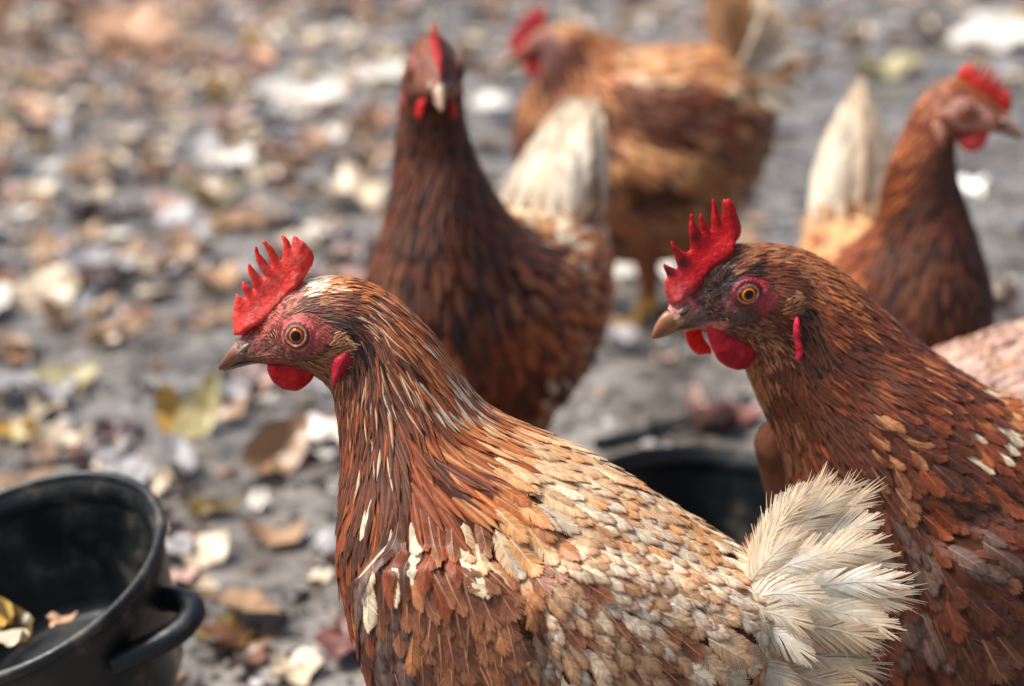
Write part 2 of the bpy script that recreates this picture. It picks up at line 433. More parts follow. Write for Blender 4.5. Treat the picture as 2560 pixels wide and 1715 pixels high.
class Hen:
    def __init__(self, name, label, frame, pose=None, group='hens foraging in the yard'):
        self.fr = frame; self.pose = pose or (lambda V: V)
        self.root = empty(name, frame.o, frame.yaw)
        tag(self.root, label, 'hen', group)
    def add(self, name, V, F, mat, col, parent=None, F3=None, origin=False, smoothed=True):
        V = self.pose(np.asarray(V, float).reshape(-1, 3))
        og = V.mean(0) if origin else None
        return mk(name, V, F, mat, parent or self.root, col, smoothed, og, F3)

    # -- body surface
    def body(self, stations, lumps, mp, skin_rows, skin_poly, low=0.0, nr=230, nc=112):
        V, F, nr, nc = body_loft(stations, nr, nc, low=low)
        N = vertex_normals(V, F)
        if (N[:, 1] * V[:, 1]).sum() < 0: N = -N; F = F[:, ::-1]
        for l in lumps:                     # swellings: outline or disc in side view, pushed along the normal
            Q = V[:, [0, 2]]
            if l[0] == 'disc':
                c = mp(l[1], l[2]); w = np.exp(-((Q - c) ** 2).sum(1) / (l[3] ** 2))
            else:
                poly = [mp(*p) for p in l[1]]
                d = poly_dist(Q, np.array(poly)); ins = in_poly(Q, poly)
                w = smooth(-l[3], l[3], np.where(ins, d, -d))
            side = l[5] if len(l) > 5 else 0
            k = l[4] * w * np.clip(np.abs(N[:, 1]) * 1.6, 0, 1)
            if side: k = k * (np.sign(V[:, 1]) == side)
            V = V + N * k[:, None]
            N = vertex_normals(V, F)
        if skin_rows:                       # wrinkled bare skin
            Q = V[:, [0, 2]]; pl = np.array([mp(*p) for p in skin_poly])
            kk = np.where(in_poly(Q, pl), smooth(0, .004, poly_dist(Q, pl)), 0)
            wr = .0009 * (vnoise(V * 330, 21) - .5) + .0007 * (vnoise(V * 800, 22) - .5)
            V = V + N * (wr * kk)[:, None]; N = vertex_normals(V, F)
        self.V, self.F, self.N = V, F, N
        self.bvh = BVHTree.FromPolygons([tuple(v) for v in V], [tuple(int(i) for i in f) for f in F])
        col = np.tile(lin(72, 42, 28), (len(V), 1))
        Q = V[:, [0, 2]]
        mats = [M['under'], M['skin']]
        self.skin_poly = None
        if skin_rows:
            poly = [mp(*p) for p in skin_poly]; self.skin_poly = poly
            wide = in_poly(Q, poly) | (poly_dist(Q, np.array(poly)) < .012)
            col[wide] = idw_col(Q[wide], skin_rows, mp)
        o = self.add('body', V, F, M['under'], col)
        if skin_rows:
            o.data.materials.append(M['skin'])
            fm = wide[F].all(1).astype(np.int32); o.data.polygons.foreach_set('material_index', fm)
        return o
    def surf(self, p):
        loc, nor, idx, dist = self.bvh.find_nearest(Vector(p))
        n = self.N[self.F[idx]].mean(0); n /= np.linalg.norm(n) + 1e-12
        return np.array(loc), n
    def side(self, a, b, sgn=-1):
        """surface point seen from the side at (a,b)"""
        hit = self.bvh.ray_cast(Vector((a, sgn * .3, b)), Vector((0, -sgn, 0)))
        if hit[0] is None: return self.surf((a, sgn * .02, b))
        return np.array(hit[0]), np.array(hit[1]) * (1 if hit[1][1] * sgn > 0 else -1)

    # -- plumage
    def plumage(self, guides, dens=1.0, parts=0, skip=None, fuzz=False, lift=.085, hairy=False, nb=15, zmin=None, seg=3, clamp=None):
        V, F, N = self.V, self.F, self.N
        q = V[F]; area = .5 * np.linalg.norm(np.cross(q[:, 2] - q[:, 0], q[:, 3] - q[:, 1]), axis=1)
        cen = q.mean(1)
        D, L, W, kind, near = guides.at(cen[:, [0, 2]])
        spc = dens * np.where(L * W > 0, np.sqrt(L * .42 * 2 * W * .8), .01)
        wgt = area / spc ** 2
        ncand = int(wgt.sum() * 3.2)
        fi = rng.choice(len(F), ncand, p=wgt / wgt.sum())
        r1, r2 = rng.random((2, ncand, 1))
        rr = spc[fi] * .86
        pts = (q[fi, 0] * (1 - r1) + q[fi, 1] * r1) * (1 - r2) + (q[fi, 3] * (1 - r1) + q[fi, 2] * r1) * r2
        # thin out to an even spacing
        hm = pts[:, 1] <= 0; pts, rr = pts[hm], rr[hm]; ncand = len(pts)
        cell = {}; keep = []
        cs = spc.max()
        for i in range(ncand):
            p = pts[i]; k = (int(p[0] // cs), int(p[1] // cs), int(p[2] // cs)); ok = True
            for dx in (-1, 0, 1):
                for dy in (-1, 0, 1):
                    for dz in (-1, 0, 1):
                        for j in cell.get((k[0] + dx, k[1] + dy, k[2] + dz), ()):
                            e = pts[j] - p
                            if e[0] * e[0] + e[1] * e[1] + e[2] * e[2] < min(rr[i], rr[j]) ** 2: ok = False; break
                        if not ok: break
                    if not ok: break
                if not ok: break
            if ok: keep.append(i); cell.setdefault(k, []).append(i)
        pts = pts[keep]; pts = pts[pts[:, 1] <= 0]
        Q = pts[:, [0, 2]]
        m = np.ones(len(pts), bool)
        if self.skin_poly is not None and not fuzz: m &= ~in_poly(Q, self.skin_poly)
        if skip is not None: m &= ~skip(pts)
        if zmin is not None: m &= pts[:, 2] > zmin
        pts = pts[m]; Q = pts[:, [0, 2]]
        D, L, W, kind, near = guides.at(Q)
        n = len(pts)
        L = L * np.exp(rng.normal(0, .12, n)); W = W * np.exp(rng.normal(0, .10, n))
        pw = guides.pal[near]; pi = (pw.cumsum(1) > rng.random((n, 1))).argmax(1)
        ang = rng.normal(0, .13, n)
        ca_, sa_ = np.cos(ang), np.sin(ang)
        D = np.stack([D[:, 0] * ca_ - D[:, 1] * sa_, D[:, 0] * sa_ + D[:, 1] * ca_], 1)
        C = np.zeros((n, K, 3)); NN = np.zeros((n, K, 3))
        for i in range(n):
            p, nr_ = self.surf(pts[i]); d = np.array([D[i, 0], 0, D[i, 1]])
            st = L[i] / (K - 1); th = lift * (1 + .35 * rng.normal()) * (1 if kind[i] else .6)
            for k in range(K):
                d = d - nr_ * (d @ nr_); l = math.sqrt(d @ d) + 1e-9; d = d / l
                C[i, k] = p + nr_ * (.0004 + st * k * th); NN[i, k] = nr_
                if k < K - 1: p, nr_ = self.surf(p + d * st)
        # the far flank is feathered as the near one
        fl = np.array([1, -1, 1.]); C = np.concatenate([C, C * fl]); NN = np.concatenate([NN, NN * fl])
        L, W, pi, kind = (np.concatenate([q_, q_]) for q_ in (L, W, pi, kind)); n = 2 * n
        jit = np.exp(rng.normal(0, .11, (n, 1)))
        hue = 1 + rng.normal(0, .07, (n, 1)) * np.array([.2, -.1, -.6])
        ca, cb, rc = (PALA[j][pi] * jit * hue for j in (0, 1, 4)); kE, kT = PALA[2][pi], PALA[3][pi]
        br = kind == 1; bl = kind == 0
        if hairy: bl = bl & (np.arange(n) >= n // 2)
        hk = (kind == 0) & ~bl
        allP, allF, allC, off = [], [], [], 0
        if bl.any():
            P, q4, cc = blade_feathers(C[bl], NN[bl], L[bl], W[bl], ca[bl], cb[bl], kE[bl], kT[bl], rc[bl])
            nv = P.shape[1]
            allP.append(P.reshape(-1, 3)); allC.append(cc.reshape(-1, 3)); allF.append((q4[None] + np.arange(len(P))[:, None, None] * nv).reshape(-1, 4)); off = len(allP[0])
        if hk.any():
            P, q4, cc = barb_feathers(C[hk], NN[hk], L[hk], W[hk], ca[hk], cb[hk], kE[hk] * .55, kT[hk], rc[hk], nb=9, b0=30, b1=7, bpow=1.0, stretch=2.1, loose=.16, blunt=.75, clump=.05, camber=.35, tipw=.35)
            nv = P.shape[1]
            allP.append(P.reshape(-1, 3)); allC.append(cc.reshape(-1, 3)); allF.append((q4[None] + np.arange(len(P))[:, None, None] * nv).reshape(-1, 4) + off); off += len(P) * nv
        made = 0
        near_side = np.arange(n) < n // 2
        for sel, nbb in ((br & near_side, nb), (br & ~near_side, 8)):
            if not sel.any(): continue
            P, q4, cc = barb_feathers(C[sel], NN[sel], L[sel], W[sel], ca[sel], cb[sel], kE[sel], kT[sel], rc[sel], nb=nbb, seg=seg)
            nv = P.shape[1]; sep = np.zeros(len(P), bool)
            if parts and nbb == nb:
                wp = self.fr.world(self.pose(C[sel][:, K // 2]))
                x, y, dep = project(wp)
                vis = (x > -20) & (x < 2580) & (y > -20) & (y < 1735)
                size = np.where(vis, L[sel] * W[sel], 0); idx = np.argsort(-size)[:parts]; idx = idx[size[idx] > 0]
                for i in idx:
                    self.add('feather', P[i], q4, M['feather'], cc[i], origin=True); made += 1
                sep[idx] = True
            P, cc = P[~sep], cc[~sep]
            allP.append(P.reshape(-1, 3)); allC.append(cc.reshape(-1, 3)); allF.append((q4[None] + np.arange(len(P))[:, None, None] * nv).reshape(-1, 4) + off)
            off += len(P) * nv
        o = self.add('fuzz' if fuzz else 'plumage', np.concatenate(allP), np.concatenate(allF), M['feather'], np.concatenate(allC))
        o['kind'] = 'stuff'
        print(self.root.name, 'feathers', n, 'parts', made)
        return o

    def quills(self, rows, mp, nb=34, loose=.22, blunt=.5, name='tail_feather', mirror=False, camber=.15, seg=5, **kw):
        """free feathers: rows (root px, mid px, tip px, y_root, y_tip, half width mm, palette)"""
        for r in rows:
            for sg in ((1, -1) if mirror else (1,)):
                pts = np.array([[*mp(*r[0])], [*mp(*r[1])], [*mp(*r[2])]])
                t = np.linspace(0, 1, K)[:, None]
                c2 = pts[0] * (1 - t) ** 2 + 2 * t * (1 - t) * (2 * pts[1] - .5 * pts[0] - .5 * pts[2]) + pts[2] * t ** 2
                y = sg * (r[3] + (r[4] - r[3]) * t[:, 0])
                C = np.stack([c2[:, 0], y, c2[:, 1]], 1)[None]
                tg = C[0, -1] - C[0, 0]; tg /= np.linalg.norm(tg)
                tilt = (r[7] if len(r) > 7 else .25) * sg
                side = np.array([-tg[2], 0, tg[0]])
                nn = np.array([0, -1., 0]) * math.cos(tilt) + side * math.sin(tilt)
                nn = nn - tg * (nn @ tg); nn /= np.linalg.norm(nn)
                Nn = np.tile(nn, (K, 1))[None]
                Lf = np.array([np.linalg.norm(np.diff(C[0], axis=0), axis=1).sum()])
                ca, cb, kE, kT, rc = (np.array([x_]) for x_ in PAL[r[6]])
                j = math.exp(random.gauss(0, .06))
                P, q4, cc = barb_feathers(C, Nn, Lf, np.array([r[5] * .001]), ca * j, cb * j, kE * 1., kT * 1., rc, nb=nb, loose=loose, blunt=blunt, camber=camber, seg=seg, **kw)
                self.add(name, P[0], q4, M['quill'], cc[0], origin=True)

    def vanes(self, rows, mp, tilt=.3, name='tail_feather'):
        """broad closed tail feathers: rows (root, tip, y_root, y_tip, half width mm, palette)"""
        for r in rows:
            a, c = mp(*r[0]), mp(*r[1]); t = np.linspace(0, 1, K)[:, None]
            sag = np.array([-(c - a)[1], (c - a)[0]]) * .06
            c2 = a * (1 - t) + c * t + sag * (t * (1 - t) * 4)
            Cn = np.stack([c2[:, 0], r[2] + (r[3] - r[2]) * t[:, 0], c2[:, 1]], 1)[None]
            tg = Cn[0, -1] - Cn[0, 0]; tg /= np.linalg.norm(tg)
            side = np.array([-tg[2], 0, tg[0]]); ti = tilt + random.gauss(0, .12)
            nn = np.array([0, -1., 0]) * math.cos(ti) + side * math.sin(ti); nn -= tg * (nn @ tg); nn /= np.linalg.norm(nn)
            ca, cb, kE, kT, rc = (np.array([x_]) for x_ in PAL[r[5]])
            j = math.exp(random.gauss(0, .05))
            Lf = np.array([np.linalg.norm(np.diff(Cn[0], axis=0), axis=1).sum()])
            P, q4, cc = barb_feathers(Cn, np.tile(nn, (K, 1))[None], Lf, np.array([r[4] * .001]), ca * j, cb * j, kE * 1., kT * 1., rc, nb=26, loose=.05, blunt=.45, clump=.03, b0=58, b1=14, bpow=2.0, stretch=1.25, tipw=.95, camber=.3)
            self.add(name, P[0], q4, M['vane'], cc[0], origin=True)

    # -- head furnishings
    def comb(self, poly, mp, cfun, thick=.0022, h=.0011, name='comb', y0=0.0, wave=.0012, label=None, base=None, bth=.0055):
        pl = [mp(*p) for p in poly]
        P, y, F3, d = slab(pl, h, thick, .0022)
        if base is not None:
            bl = np.array([mp(*p) for p in base]); dd = np.full(len(P), 1e9)
            for i in range(len(bl) - 1):
                ab = bl[i + 1] - bl[i]; t = np.clip(((P - bl[i]) @ ab) / (ab @ ab), 0, 1); dd = np.minimum(dd, np.linalg.norm(P - bl[i] - t[:, None] * ab, axis=1))
            y = y + np.sign(y) * bth * np.exp(-(dd / .0065) ** 2) * smooth(0, .004, d)
        base = np.array(pl).mean(0)
        yy = y0 + y + wave * np.sin((P[:, 0] - base[0]) * 160 + 1.0) + y * .035 * rng.normal(0, 1, len(y))
        V = np.stack([P[:, 0], yy, P[:, 1]], 1)
        o = self.add(name, V, None, M['comb'], cfun(P, d), F3=F3)
        if label: o['label'] = label
        return o
    def flap(self, name, poly, mp, y0, y1, col, thick=.0016, h=.0013, cup=.0, label=None):
        """hanging lobe: y runs from y0 at its top edge to y1 at its bottom"""
        pl = np.array([mp(*p) for p in poly]); pl = catmull(np.concatenate([pl[-2:], pl, pl[:3]]), (len(pl) + 4) * 4 + 1)[8:8 + len(pl) * 4]
        P, y, F3, d = slab(pl, h, thick, .0018)
        t = (pl[:, 1].max() - P[:, 1]) / (pl[:, 1].max() - pl[:, 1].min())
        yy = y0 + (y1 - y0) * t + y + cup * (d / d.max()) ** .7 + .0003 * np.sin(P[:, 0] * 900) * t + .0012 * (vnoise(P * 260, 31) - .5) + .0005 * (vnoise(P * 700, 32) - .5)
        V = np.stack([P[:, 0], yy, P[:, 1]], 1)
        c = np.tile(col, (len(V), 1)) * (1 + .10 * (vnoise(P * 300, 3)[:, None] - .5)) * (1 + .25 * np.exp(-d / .0006))[:, None]
        o = self.add(name, V, None, M['comb'], c, F3=F3)
        if label: o['label'] = label
        return o
    def beak(self, up, lo, mp, cols, nostril):
        def loft(rows, n, nc, flat):
            R = catmull([[*mp(*r[0]), *mp(*r[1]), r[2] * .001] for r in rows], n)
            ph = np.linspace(0, 2 * np.pi, nc, endpoint=False); c, s = np.cos(ph), np.sin(ph)
            c2 = np.where(c < 0, c * 1.0, c)
            V = np.stack([(R[:, 0] + R[:, 2])[:, None] / 2 + ((R[:, 0] - R[:, 2]) / 2)[:, None] * c2,
                          R[:, 4][:, None] * np.sign(s) * np.abs(s) ** .9 * np.where(c < 0, 1.0, (1 - .15 * c)),
                          (R[:, 1] + R[:, 3])[:, None] / 2 + ((R[:, 1] - R[:, 3]) / 2)[:, None] * c2], -1).reshape(-1, 3)
            return V, grid_faces(n, nc, True), R
        V, F, R = loft(up, 36, 28, 0)
        u = np.repeat(np.linspace(0, 1, 36), 28); c = np.tile(np.cos(np.linspace(0, 2 * np.pi, 28, endpoint=False)), 36)
        c0, c1, c2, c3 = (lin(*q) for q in cols)
        k = smooth(.25, .7, u)[:, None]; col = c0 * (1 - k) + c1 * k
        k = (smooth(.2, .9, -c) * smooth(.02, .3, u))[:, None] * .8; col = col * (1 - k) + c2 * k
        b = self.add('beak', V, F, M['beak'], col)
        V2, F2, R2 = loft(lo, 26, 24, 0)
        self.add('lower_mandible', V2, F2, M['beak'], c2 * .5 + c3 * .5, parent=b)
        # nostril flap and slit on both sides
        for sg in (-1, 1):
            a, z = mp(*nostril[0]); ax = mp(*nostril[1]) - np.array([a, z]); ln = np.linalg.norm(ax); ax /= ln
            s0 = nostril[2] * .001 * sg
            th = np.linspace(0, np.pi, 8); ps = np.linspace(0, 2 * np.pi, 16, endpoint=False)
            T_, P_ = np.meshgrid(th, ps, indexing='ij')
            for nm, cx, cz, rx, rz, ry, colr in (('nostril_flap', 0, .0006, ln, ln * .42, .0016, c3), ('nostril', .0006, -.0010, ln * .8, ln * .16, .0014, lin(28, 20, 18))):
                e1, e2 = rx * np.cos(T_), rz * np.sin(T_) * np.cos(P_)
                V = np.stack([a + cx + ax[0] * e1 - ax[1] * e2, s0 + sg * ry * np.sin(T_) * np.sin(P_), z + cz + ax[1] * e1 + ax[0] * e2], -1).reshape(-1, 3)
                self.add(nm, V, grid_faces(8, 16, True), M['beak'], colr, parent=b)
        return b
    def eye(self, c_px, mp, iris, lid_cols, r_iris=.0042, pupil=.0026, open_=(1.0, 1.0), sclera=(150, 140, 140), sides=(-1, 1)):
        a, z = mp(*c_px)
        for sg in sides:
            e, n = self.side(a, z, sg)
            n = n * np.array([.5, 1, .5]); n /= np.linalg.norm(n)
            ax = np.array([1., 0, 0]) - n * n[0]; ax /= np.linalg.norm(ax); az = np.cross(n, ax) * (1 if np.cross(n, ax)[2] > 0 else -1)
            R = .0056; cen = e - n * .0026
            th = np.concatenate([np.linspace(0, .42, 8), np.linspace(.46, 1.35, 22)]); ps = np.linspace(0, 2 * np.pi, 40, endpoint=False)
            T_, P_ = np.meshgrid(th, ps, indexing='ij')
            V = cen + R * (np.cos(T_)[..., None] * n + (np.sin(T_) * np.cos(P_))[..., None] * ax + (np.sin(T_) * np.sin(P_))[..., None] * az)
            rho = R * np.sin(T_)
            i0, i1 = lin(*iris[0]), lin(*iris[1]); pk = lin(8, 7, 8)
            k = smooth(pupil, r_iris, rho)[..., None]; col = i0 * (1 - k) + i1 * k
            col = col * (1 + .18 * np.sin(P_ * 17 + rho * 2000))[..., None]
            k = smooth(r_iris * .93, r_iris * 1.02, rho)[..., None]; col = col * (1 - k) + lin(24, 18, 18) * k
            k = smooth(r_iris * 1.05, r_iris * 1.14, rho)[..., None]; col = col * (1 - k) + lin(*sclera) * k
            k = (1 - smooth(pupil * .95, pupil * 1.08, rho))[..., None]; col = col * (1 - k) + pk * k
            o = self.add('eye', V.reshape(-1, 3), grid_faces(len(th), 40, True), M['eye'], col.reshape(-1, 3))
            # lids: a wrinkled ring round the ball
            rr = np.array([4.15, 4.5, 5.2, 5.8, 6.4, 7.0, 7.8, 8.8, 10.0]) * .001
            hh = np.array([2.2, 2.9, 3.1, 2.5, 2.0, 1.9, 1.3, .5, -1.2]) * .001
            ci = np.array([0, 0, 0, 1, 1, 2, 2, 3, 3])
            ps = np.linspace(0, 2 * np.pi, 48, endpoint=False)
            VV, CC = [], []
            lc = [lin(*q) for q in lid_cols]
            for i in range(len(rr)):
                sx, sz = open_; f = max(0, 1 - i / 6)
                x_ = rr[i] * np.cos(ps) * (1 + (sx - 1) * f); z_ = rr[i] * np.sin(ps) * (1 + (sz - 1) * f) * (1 - .22 * f * np.abs(np.cos(ps)) ** 2) - .0005 * f * (np.sin(ps) > 0) * np.sin(ps) + .0006 * f * np.cos(ps)
                wr = .00022 * np.sin(ps * 23 + i * 1.7) * (i > 2) + rng.normal(0, .00006, 48)
                VV.append(e - n * .0012 + x_[:, None] * ax + z_[:, None] * az + (hh[i] + wr)[:, None] * n)
                CC.append(np.tile(lc[ci[i]], (48, 1)) * (1 + .12 * rng.normal(0, 1, (48, 1))))
            VV, CC = np.concatenate(VV), np.concatenate(CC)
            # the outermost ring settles onto the face
            for i in range(len(VV) - 96, len(VV)):
                s_, n_ = self.surf(VV[i]); VV[i] = s_ - n_ * (.0002 if i < len(VV) - 48 else .0009)
            self.add('eyelid', VV, grid_faces(len(rr), 48, True), M['skin'], CC, parent=o)
    def legs(self, xs, y=.032, top=.16, th=1.0):
        for sg in (-1, 1):
            x0 = xs if not isinstance(xs, (tuple, list)) else xs[0 if sg < 0 else 1]
            yl = lin(176, 132, 66)
            # feathered thigh and bare shank as one tapering limb
            pth = np.array([[x0 + .012, top + .03, .030 * th], [x0 + .010, top - .005, .024 * th], [x0 + .016, top - .035, .014 * th], [x0 + .014, top - .055, .0072], [x0 + .008, .055, .0052], [x0 + .002, .018, .0058], [x0, .008, .0065], [x0, .002, .004]])
            R = catmull(pth, 40); ph = np.linspace(0, 2 * np.pi, 14, endpoint=False)
            V = np.stack([R[:, 0][:, None] + R[:, 2][:, None] * np.cos(ph), sg * y + R[:, 2][:, None] * np.sin(ph), np.repeat(R[:, 1][:, None], 14, 1)], -1)
            k = smooth(top - .05, top - .03, V[..., 2])[..., None]
            col = yl * (1 - k) + lin(120, 66, 36) * k
            leg = self.add('leg', V.reshape(-1, 3), grid_faces(40, 14, True), M['shank'], col.reshape(-1, 3))
            for ang, ln in ((-.55, .042), (0, .052), (.55, .042), (math.pi - .3, .022)):
                dx, dy = -math.cos(ang), math.sin(ang)
                t = np.linspace(0, 1, 12); rad = np.interp(t, [0, .3, .75, .86, 1], [.0055, .0045, .0036, .0024, .0004])
                zz = np.interp(t, [0, .25, .8, 1], [.009, .006, .0045, .0015])
                tv = np.stack([x0 + dx * ln * t, sg * y + dy * ln * t, zz], 1)
                Vt = tv[:, None, :] + rad[:, None, None] * (np.cos(ph)[None, :, None] * np.array([-dy, dx, 0]) + np.sin(ph)[None, :, None] * np.array([0, 0, 1.]))
                self.add('toe', Vt.reshape(-1, 3), grid_faces(12, 14, True), M['shank'], yl * .85, parent=leg)

# ------------------------------------------------------------------ the muddy yard
def gh(x, y):
    P = np.stack([np.asarray(x, float), np.asarray(y, float)], -1)
    h = .016 * (vnoise(P * 4.1, 1) - .5) + .011 * (vnoise(P * 11, 2) - .5) + .0045 * (vnoise(P * 29, 3) - .5) + .002 * (vnoise(P * 71, 4) - .5)
    far = smooth(6, 30, np.hypot(P[..., 0], P[..., 1]))
    return h * (1 - .5 * far)

def warp(lo, hi, flo, fhi, step, n_out):
    mid = np.arange(flo, fhi + 1e-6, step)
    a = flo - (flo - lo) * (np.linspace(1, 0, n_out, endpoint=False) ** 2.2)
    b = fhi + (hi - fhi) * (np.linspace(0, 1, n_out + 1)[1:] ** 2.2)
    return np.concatenate([a, mid, b])
gx, gy = warp(-70, 70, -1.1, 1.3, .0085, 30), warp(-40, 140, .85, 3.4, .0085, 44)
GX, GY = np.meshgrid(gx, gy)
GV = np.stack([GX, GY, gh(GX, GY)], -1).reshape(-1, 3)
m, nt, b = node_mat('wet_mud')
N_, L_ = nt.nodes, nt.links
tc = N_.new('ShaderNodeTexCoord')
def noise(sc, det=6, rough=.6):
    n = N_.new('ShaderNodeTexNoise'); n.inputs['Scale'].default_value = sc; n.inputs['Detail'].default_value = det; n.inputs['Roughness'].default_value = rough
    L_.new(tc.outputs['Object'], n.inputs['Vector']); return n
def ramp(src, stops):
    r = N_.new('ShaderNodeValToRGB')
    while len(r.color_ramp.elements) < len(stops): r.color_ramp.elements.new(.5)
    for e, (p, c) in zip(r.color_ramp.elements, stops): e.position = p; e.color = (*c, 1)
    L_.new(src, r.inputs['Fac']); return r
n1, n2, n3 = noise(9), noise(46), noise(160, 4)
r1 = ramp(n1.outputs['Fac'], [(.30, (.058, .048, .040)), (.5, (.17, .150, .130)), (.72, (.30, .275, .25))])
r2 = ramp(n2.outputs['Fac'], [(.34, (.30, .28, .26)), (.50, (.9, .9, .9)), (.70, (1.45, 1.45, 1.45))])
mx = N_.new('ShaderNodeMix'); mx.data_type = 'RGBA'; mx.blend_type = 'MULTIPLY'; mx.inputs['Factor'].default_value = 1
L_.new(r1.outputs[0], mx.inputs['A']); L_.new(r2.outputs[0], mx.inputs['B'])
L_.new(mx.outputs['Result'], b.inputs['Base Color'])
r3 = ramp(n1.outputs['Fac'], [(.35, (.10,) * 3), (.65, (.32,) * 3)])
L_.new(r3.outputs[0], b.inputs['Roughness'])
b.inputs['Specular IOR Level'].default_value = .6
ad = N_.new('ShaderNodeMath'); ad.operation = 'ADD'; L_.new(n2.outputs['Fac'], ad.inputs[0])
mu = N_.new('ShaderNodeMath'); mu.operation = 'MULTIPLY'; mu.inputs[1].default_value = .5; L_.new(n3.outputs['Fac'], mu.inputs[0]); L_.new(mu.outputs[0], ad.inputs[1])
bp = N_.new('ShaderNodeBump'); bp.inputs['Strength'].default_value = .6; bp.inputs['Distance'].default_value = .009
L_.new(ad.outputs[0], bp.inputs['Height']); L_.new(bp.outputs[0], b.inputs['Normal'])
ground = mk('ground', GV, grid_faces(len(gy), len(gx)), m)
tag(ground, 'wet grey mud of the hen yard', 'ground', kind='structure')

# crumbs of soil and chips of bark: nobody could count them
def crumbs(n):
    ico = bmesh.new(); bmesh.ops.create_icosphere(ico, subdivisions=1, radius=1)
    iv = np.array([v.co[:] for v in ico.verts]); it = np.array([[v.index for v in f.verts] for f in ico.faces]); ico.free()
    d = .95 + 3.6 * rng.random(n) ** 1.5; x = (rng.random(n) - .5) * .72 * d + .02; 
    sz = .0018 + .0055 * rng.random(n) ** 3
    sc = np.stack([sz * (1 + rng.random(n)), sz * (1 + rng.random(n)), sz * (.4 + .5 * rng.random(n))], 1)
    an = rng.random(n) * 6.28
    V = iv[None] * sc[:, None] * (1 + .25 * rng.normal(0, 1, (n, len(iv), 1)))
    c, s = np.cos(an)[:, None], np.sin(an)[:, None]
    V = np.stack([V[..., 0] * c - V[..., 1] * s + x[:, None], V[..., 0] * s + V[..., 1] * c + d[:, None], V[..., 2] + (gh(x, d) + sz * .2)[:, None]], -1)
    base = np.array([lin(70, 62, 58), lin(120, 112, 108), lin(168, 164, 164), lin(44, 36, 32), lin(150, 120, 96), lin(196, 190, 186)])
    ci = rng.choice(6, n, p=[.30, .20, .08, .28, .12, .02])
    C = np.repeat((base[ci] * np.exp(rng.normal(0, .2, (n, 1))))[:, None], len(iv), 1)
    o = mk('soil_crumbs', V.reshape(-1, 3), None, M['leaf'], None, C.reshape(-1, 3), F3=(it[None] + np.arange(n)[:, None, None] * len(iv)).reshape(-1, 3))
    tag(o, 'crumbs of wet soil and bark chips strewn over the mud', 'soil crumbs', kind='stuff')
crumbs(4200)

# fallen leaves
def leaf_outline(kind):
    t = np.linspace(0, 2 * np.pi, 26, endpoint=False)
    if kind == 0:                                        # pointed oval
        r = np.ones_like(t); x = np.cos(t); y = .52 * np.sin(t) * (1 - .18 * np.cos(t)); 
        return np.stack([x * .5, y * .5], 1)
    if kind == 1:                                        # lobed
        r = .62 + .38 * np.abs(np.cos(t * 2.5)) ** .8; r[np.abs(t - np.pi) < .3] *= .75
        return np.stack([r * np.cos(t) * .5, r * np.sin(t) * .5], 1)
    if kind == 2:                                        # round with a notch
        r = 1 - .22 * np.exp(-((t - np.pi) / .25) ** 2) + .05 * np.sin(5 * t)
        return np.stack([r * np.cos(t) * .48, r * np.sin(t) * .42], 1)
    r = .8 + .2 * np.sin(3 * t + 1) + .08 * np.sin(7 * t)  # torn piece
    return np.stack([r * np.cos(t) * .45, r * np.sin(t) * .3], 1)
LEAF_SH = []
for kd in range(4):
    o_ = leaf_outline(kd); rings = [o_ * f for f in (.03, .55, 1.0)]
    LEAF_SH.append(np.concatenate(rings))
LEAF_F = grid_faces(3, 26, True)
def leaf_verts(kd, size, curl, fold, bump, tilt=(0, 0), rot=0.0, seed=0):
    P = LEAF_SH[kd]; x, y = P[:, 0], P[:, 1]
    r2 = np.random.default_rng(seed)
    z = curl * (x ** 2 * 1.2 + .4 * x * y) + fold * np.abs(y) + bump * (vnoise(P * 5 + r2.random(2) * 50, seed % 97) - .5)
    V = np.stack([x, y, z], 1) * size
    V[:, 2] -= np.percentile(V[:, 2], 30)
    Rm = np.array(Matrix.Rotation(tilt[0], 3, 'X') @ Matrix.Rotation(tilt[1], 3, 'Y') @ Matrix.Rotation(rot, 3, 'Z'))
    return V @ Rm.T
LEAF_COL = {'cream': (218, 198, 170), 'white': (240, 232, 220), 'grey': (160, 156, 156), 'pink': (190, 156, 142), 'tan': (172, 138, 106), 'rust': (138, 96, 70),
            'dark': (62, 42, 36), 'olive': (108, 88, 38), 'green': (178, 166, 118), 'red': (122, 74, 64), 'peach': (206, 160, 126), 'yellow': (202, 164, 84), 'teal': (110, 112, 116)}
LEAF_TXT = {'cream': 'cream', 'white': 'bleached white', 'grey': 'silvery grey', 'pink': 'pinkish', 'tan': 'tan', 'rust': 'rust brown', 'dark': 'blackened', 'olive': 'olive brown',
            'green': 'pale green', 'red': 'dull red', 'peach': 'peach coloured', 'yellow': 'yellow', 'teal': 'slate grey'}
def leaf_col(c, V, jit=.12):
    k = lin(*LEAF_COL[c]) * .80 * math.exp(random.gauss(0, jit))
    P = LEAF_SH[0]
    vein = np.tile(np.repeat([.8, 1.0, .88], 26)[:, None], (1, 3))
    return k * vein
def put_leaf(px, py, width_px, kd, col, rot, label=None, curl=.6, fold=.25, tilt=(0, 0), lift=.004, depth=None, name='leaf', group=None):
    p = on_ground(px, py) if depth is None else at(px, py, depth)
    dd = project(p)[2]
    size = width_px * dd / FPX
    if depth is None: tilt = (abs(tilt[0]), tilt[1])
    V = leaf_verts(kd, size, curl, fold, .3, tilt, rot, seed=int(px * 3 + py))
    z = gh(p[0], p[1]) + .003 - V[:, 2].min() * .9 if depth is None else p[2]
    o = mk(name, V, LEAF_F, M['leaf'], None, leaf_col(col, V, .03))
    o.location = (p[0], p[1], z)
    tag(o, label, 'leaf', group)
    return o
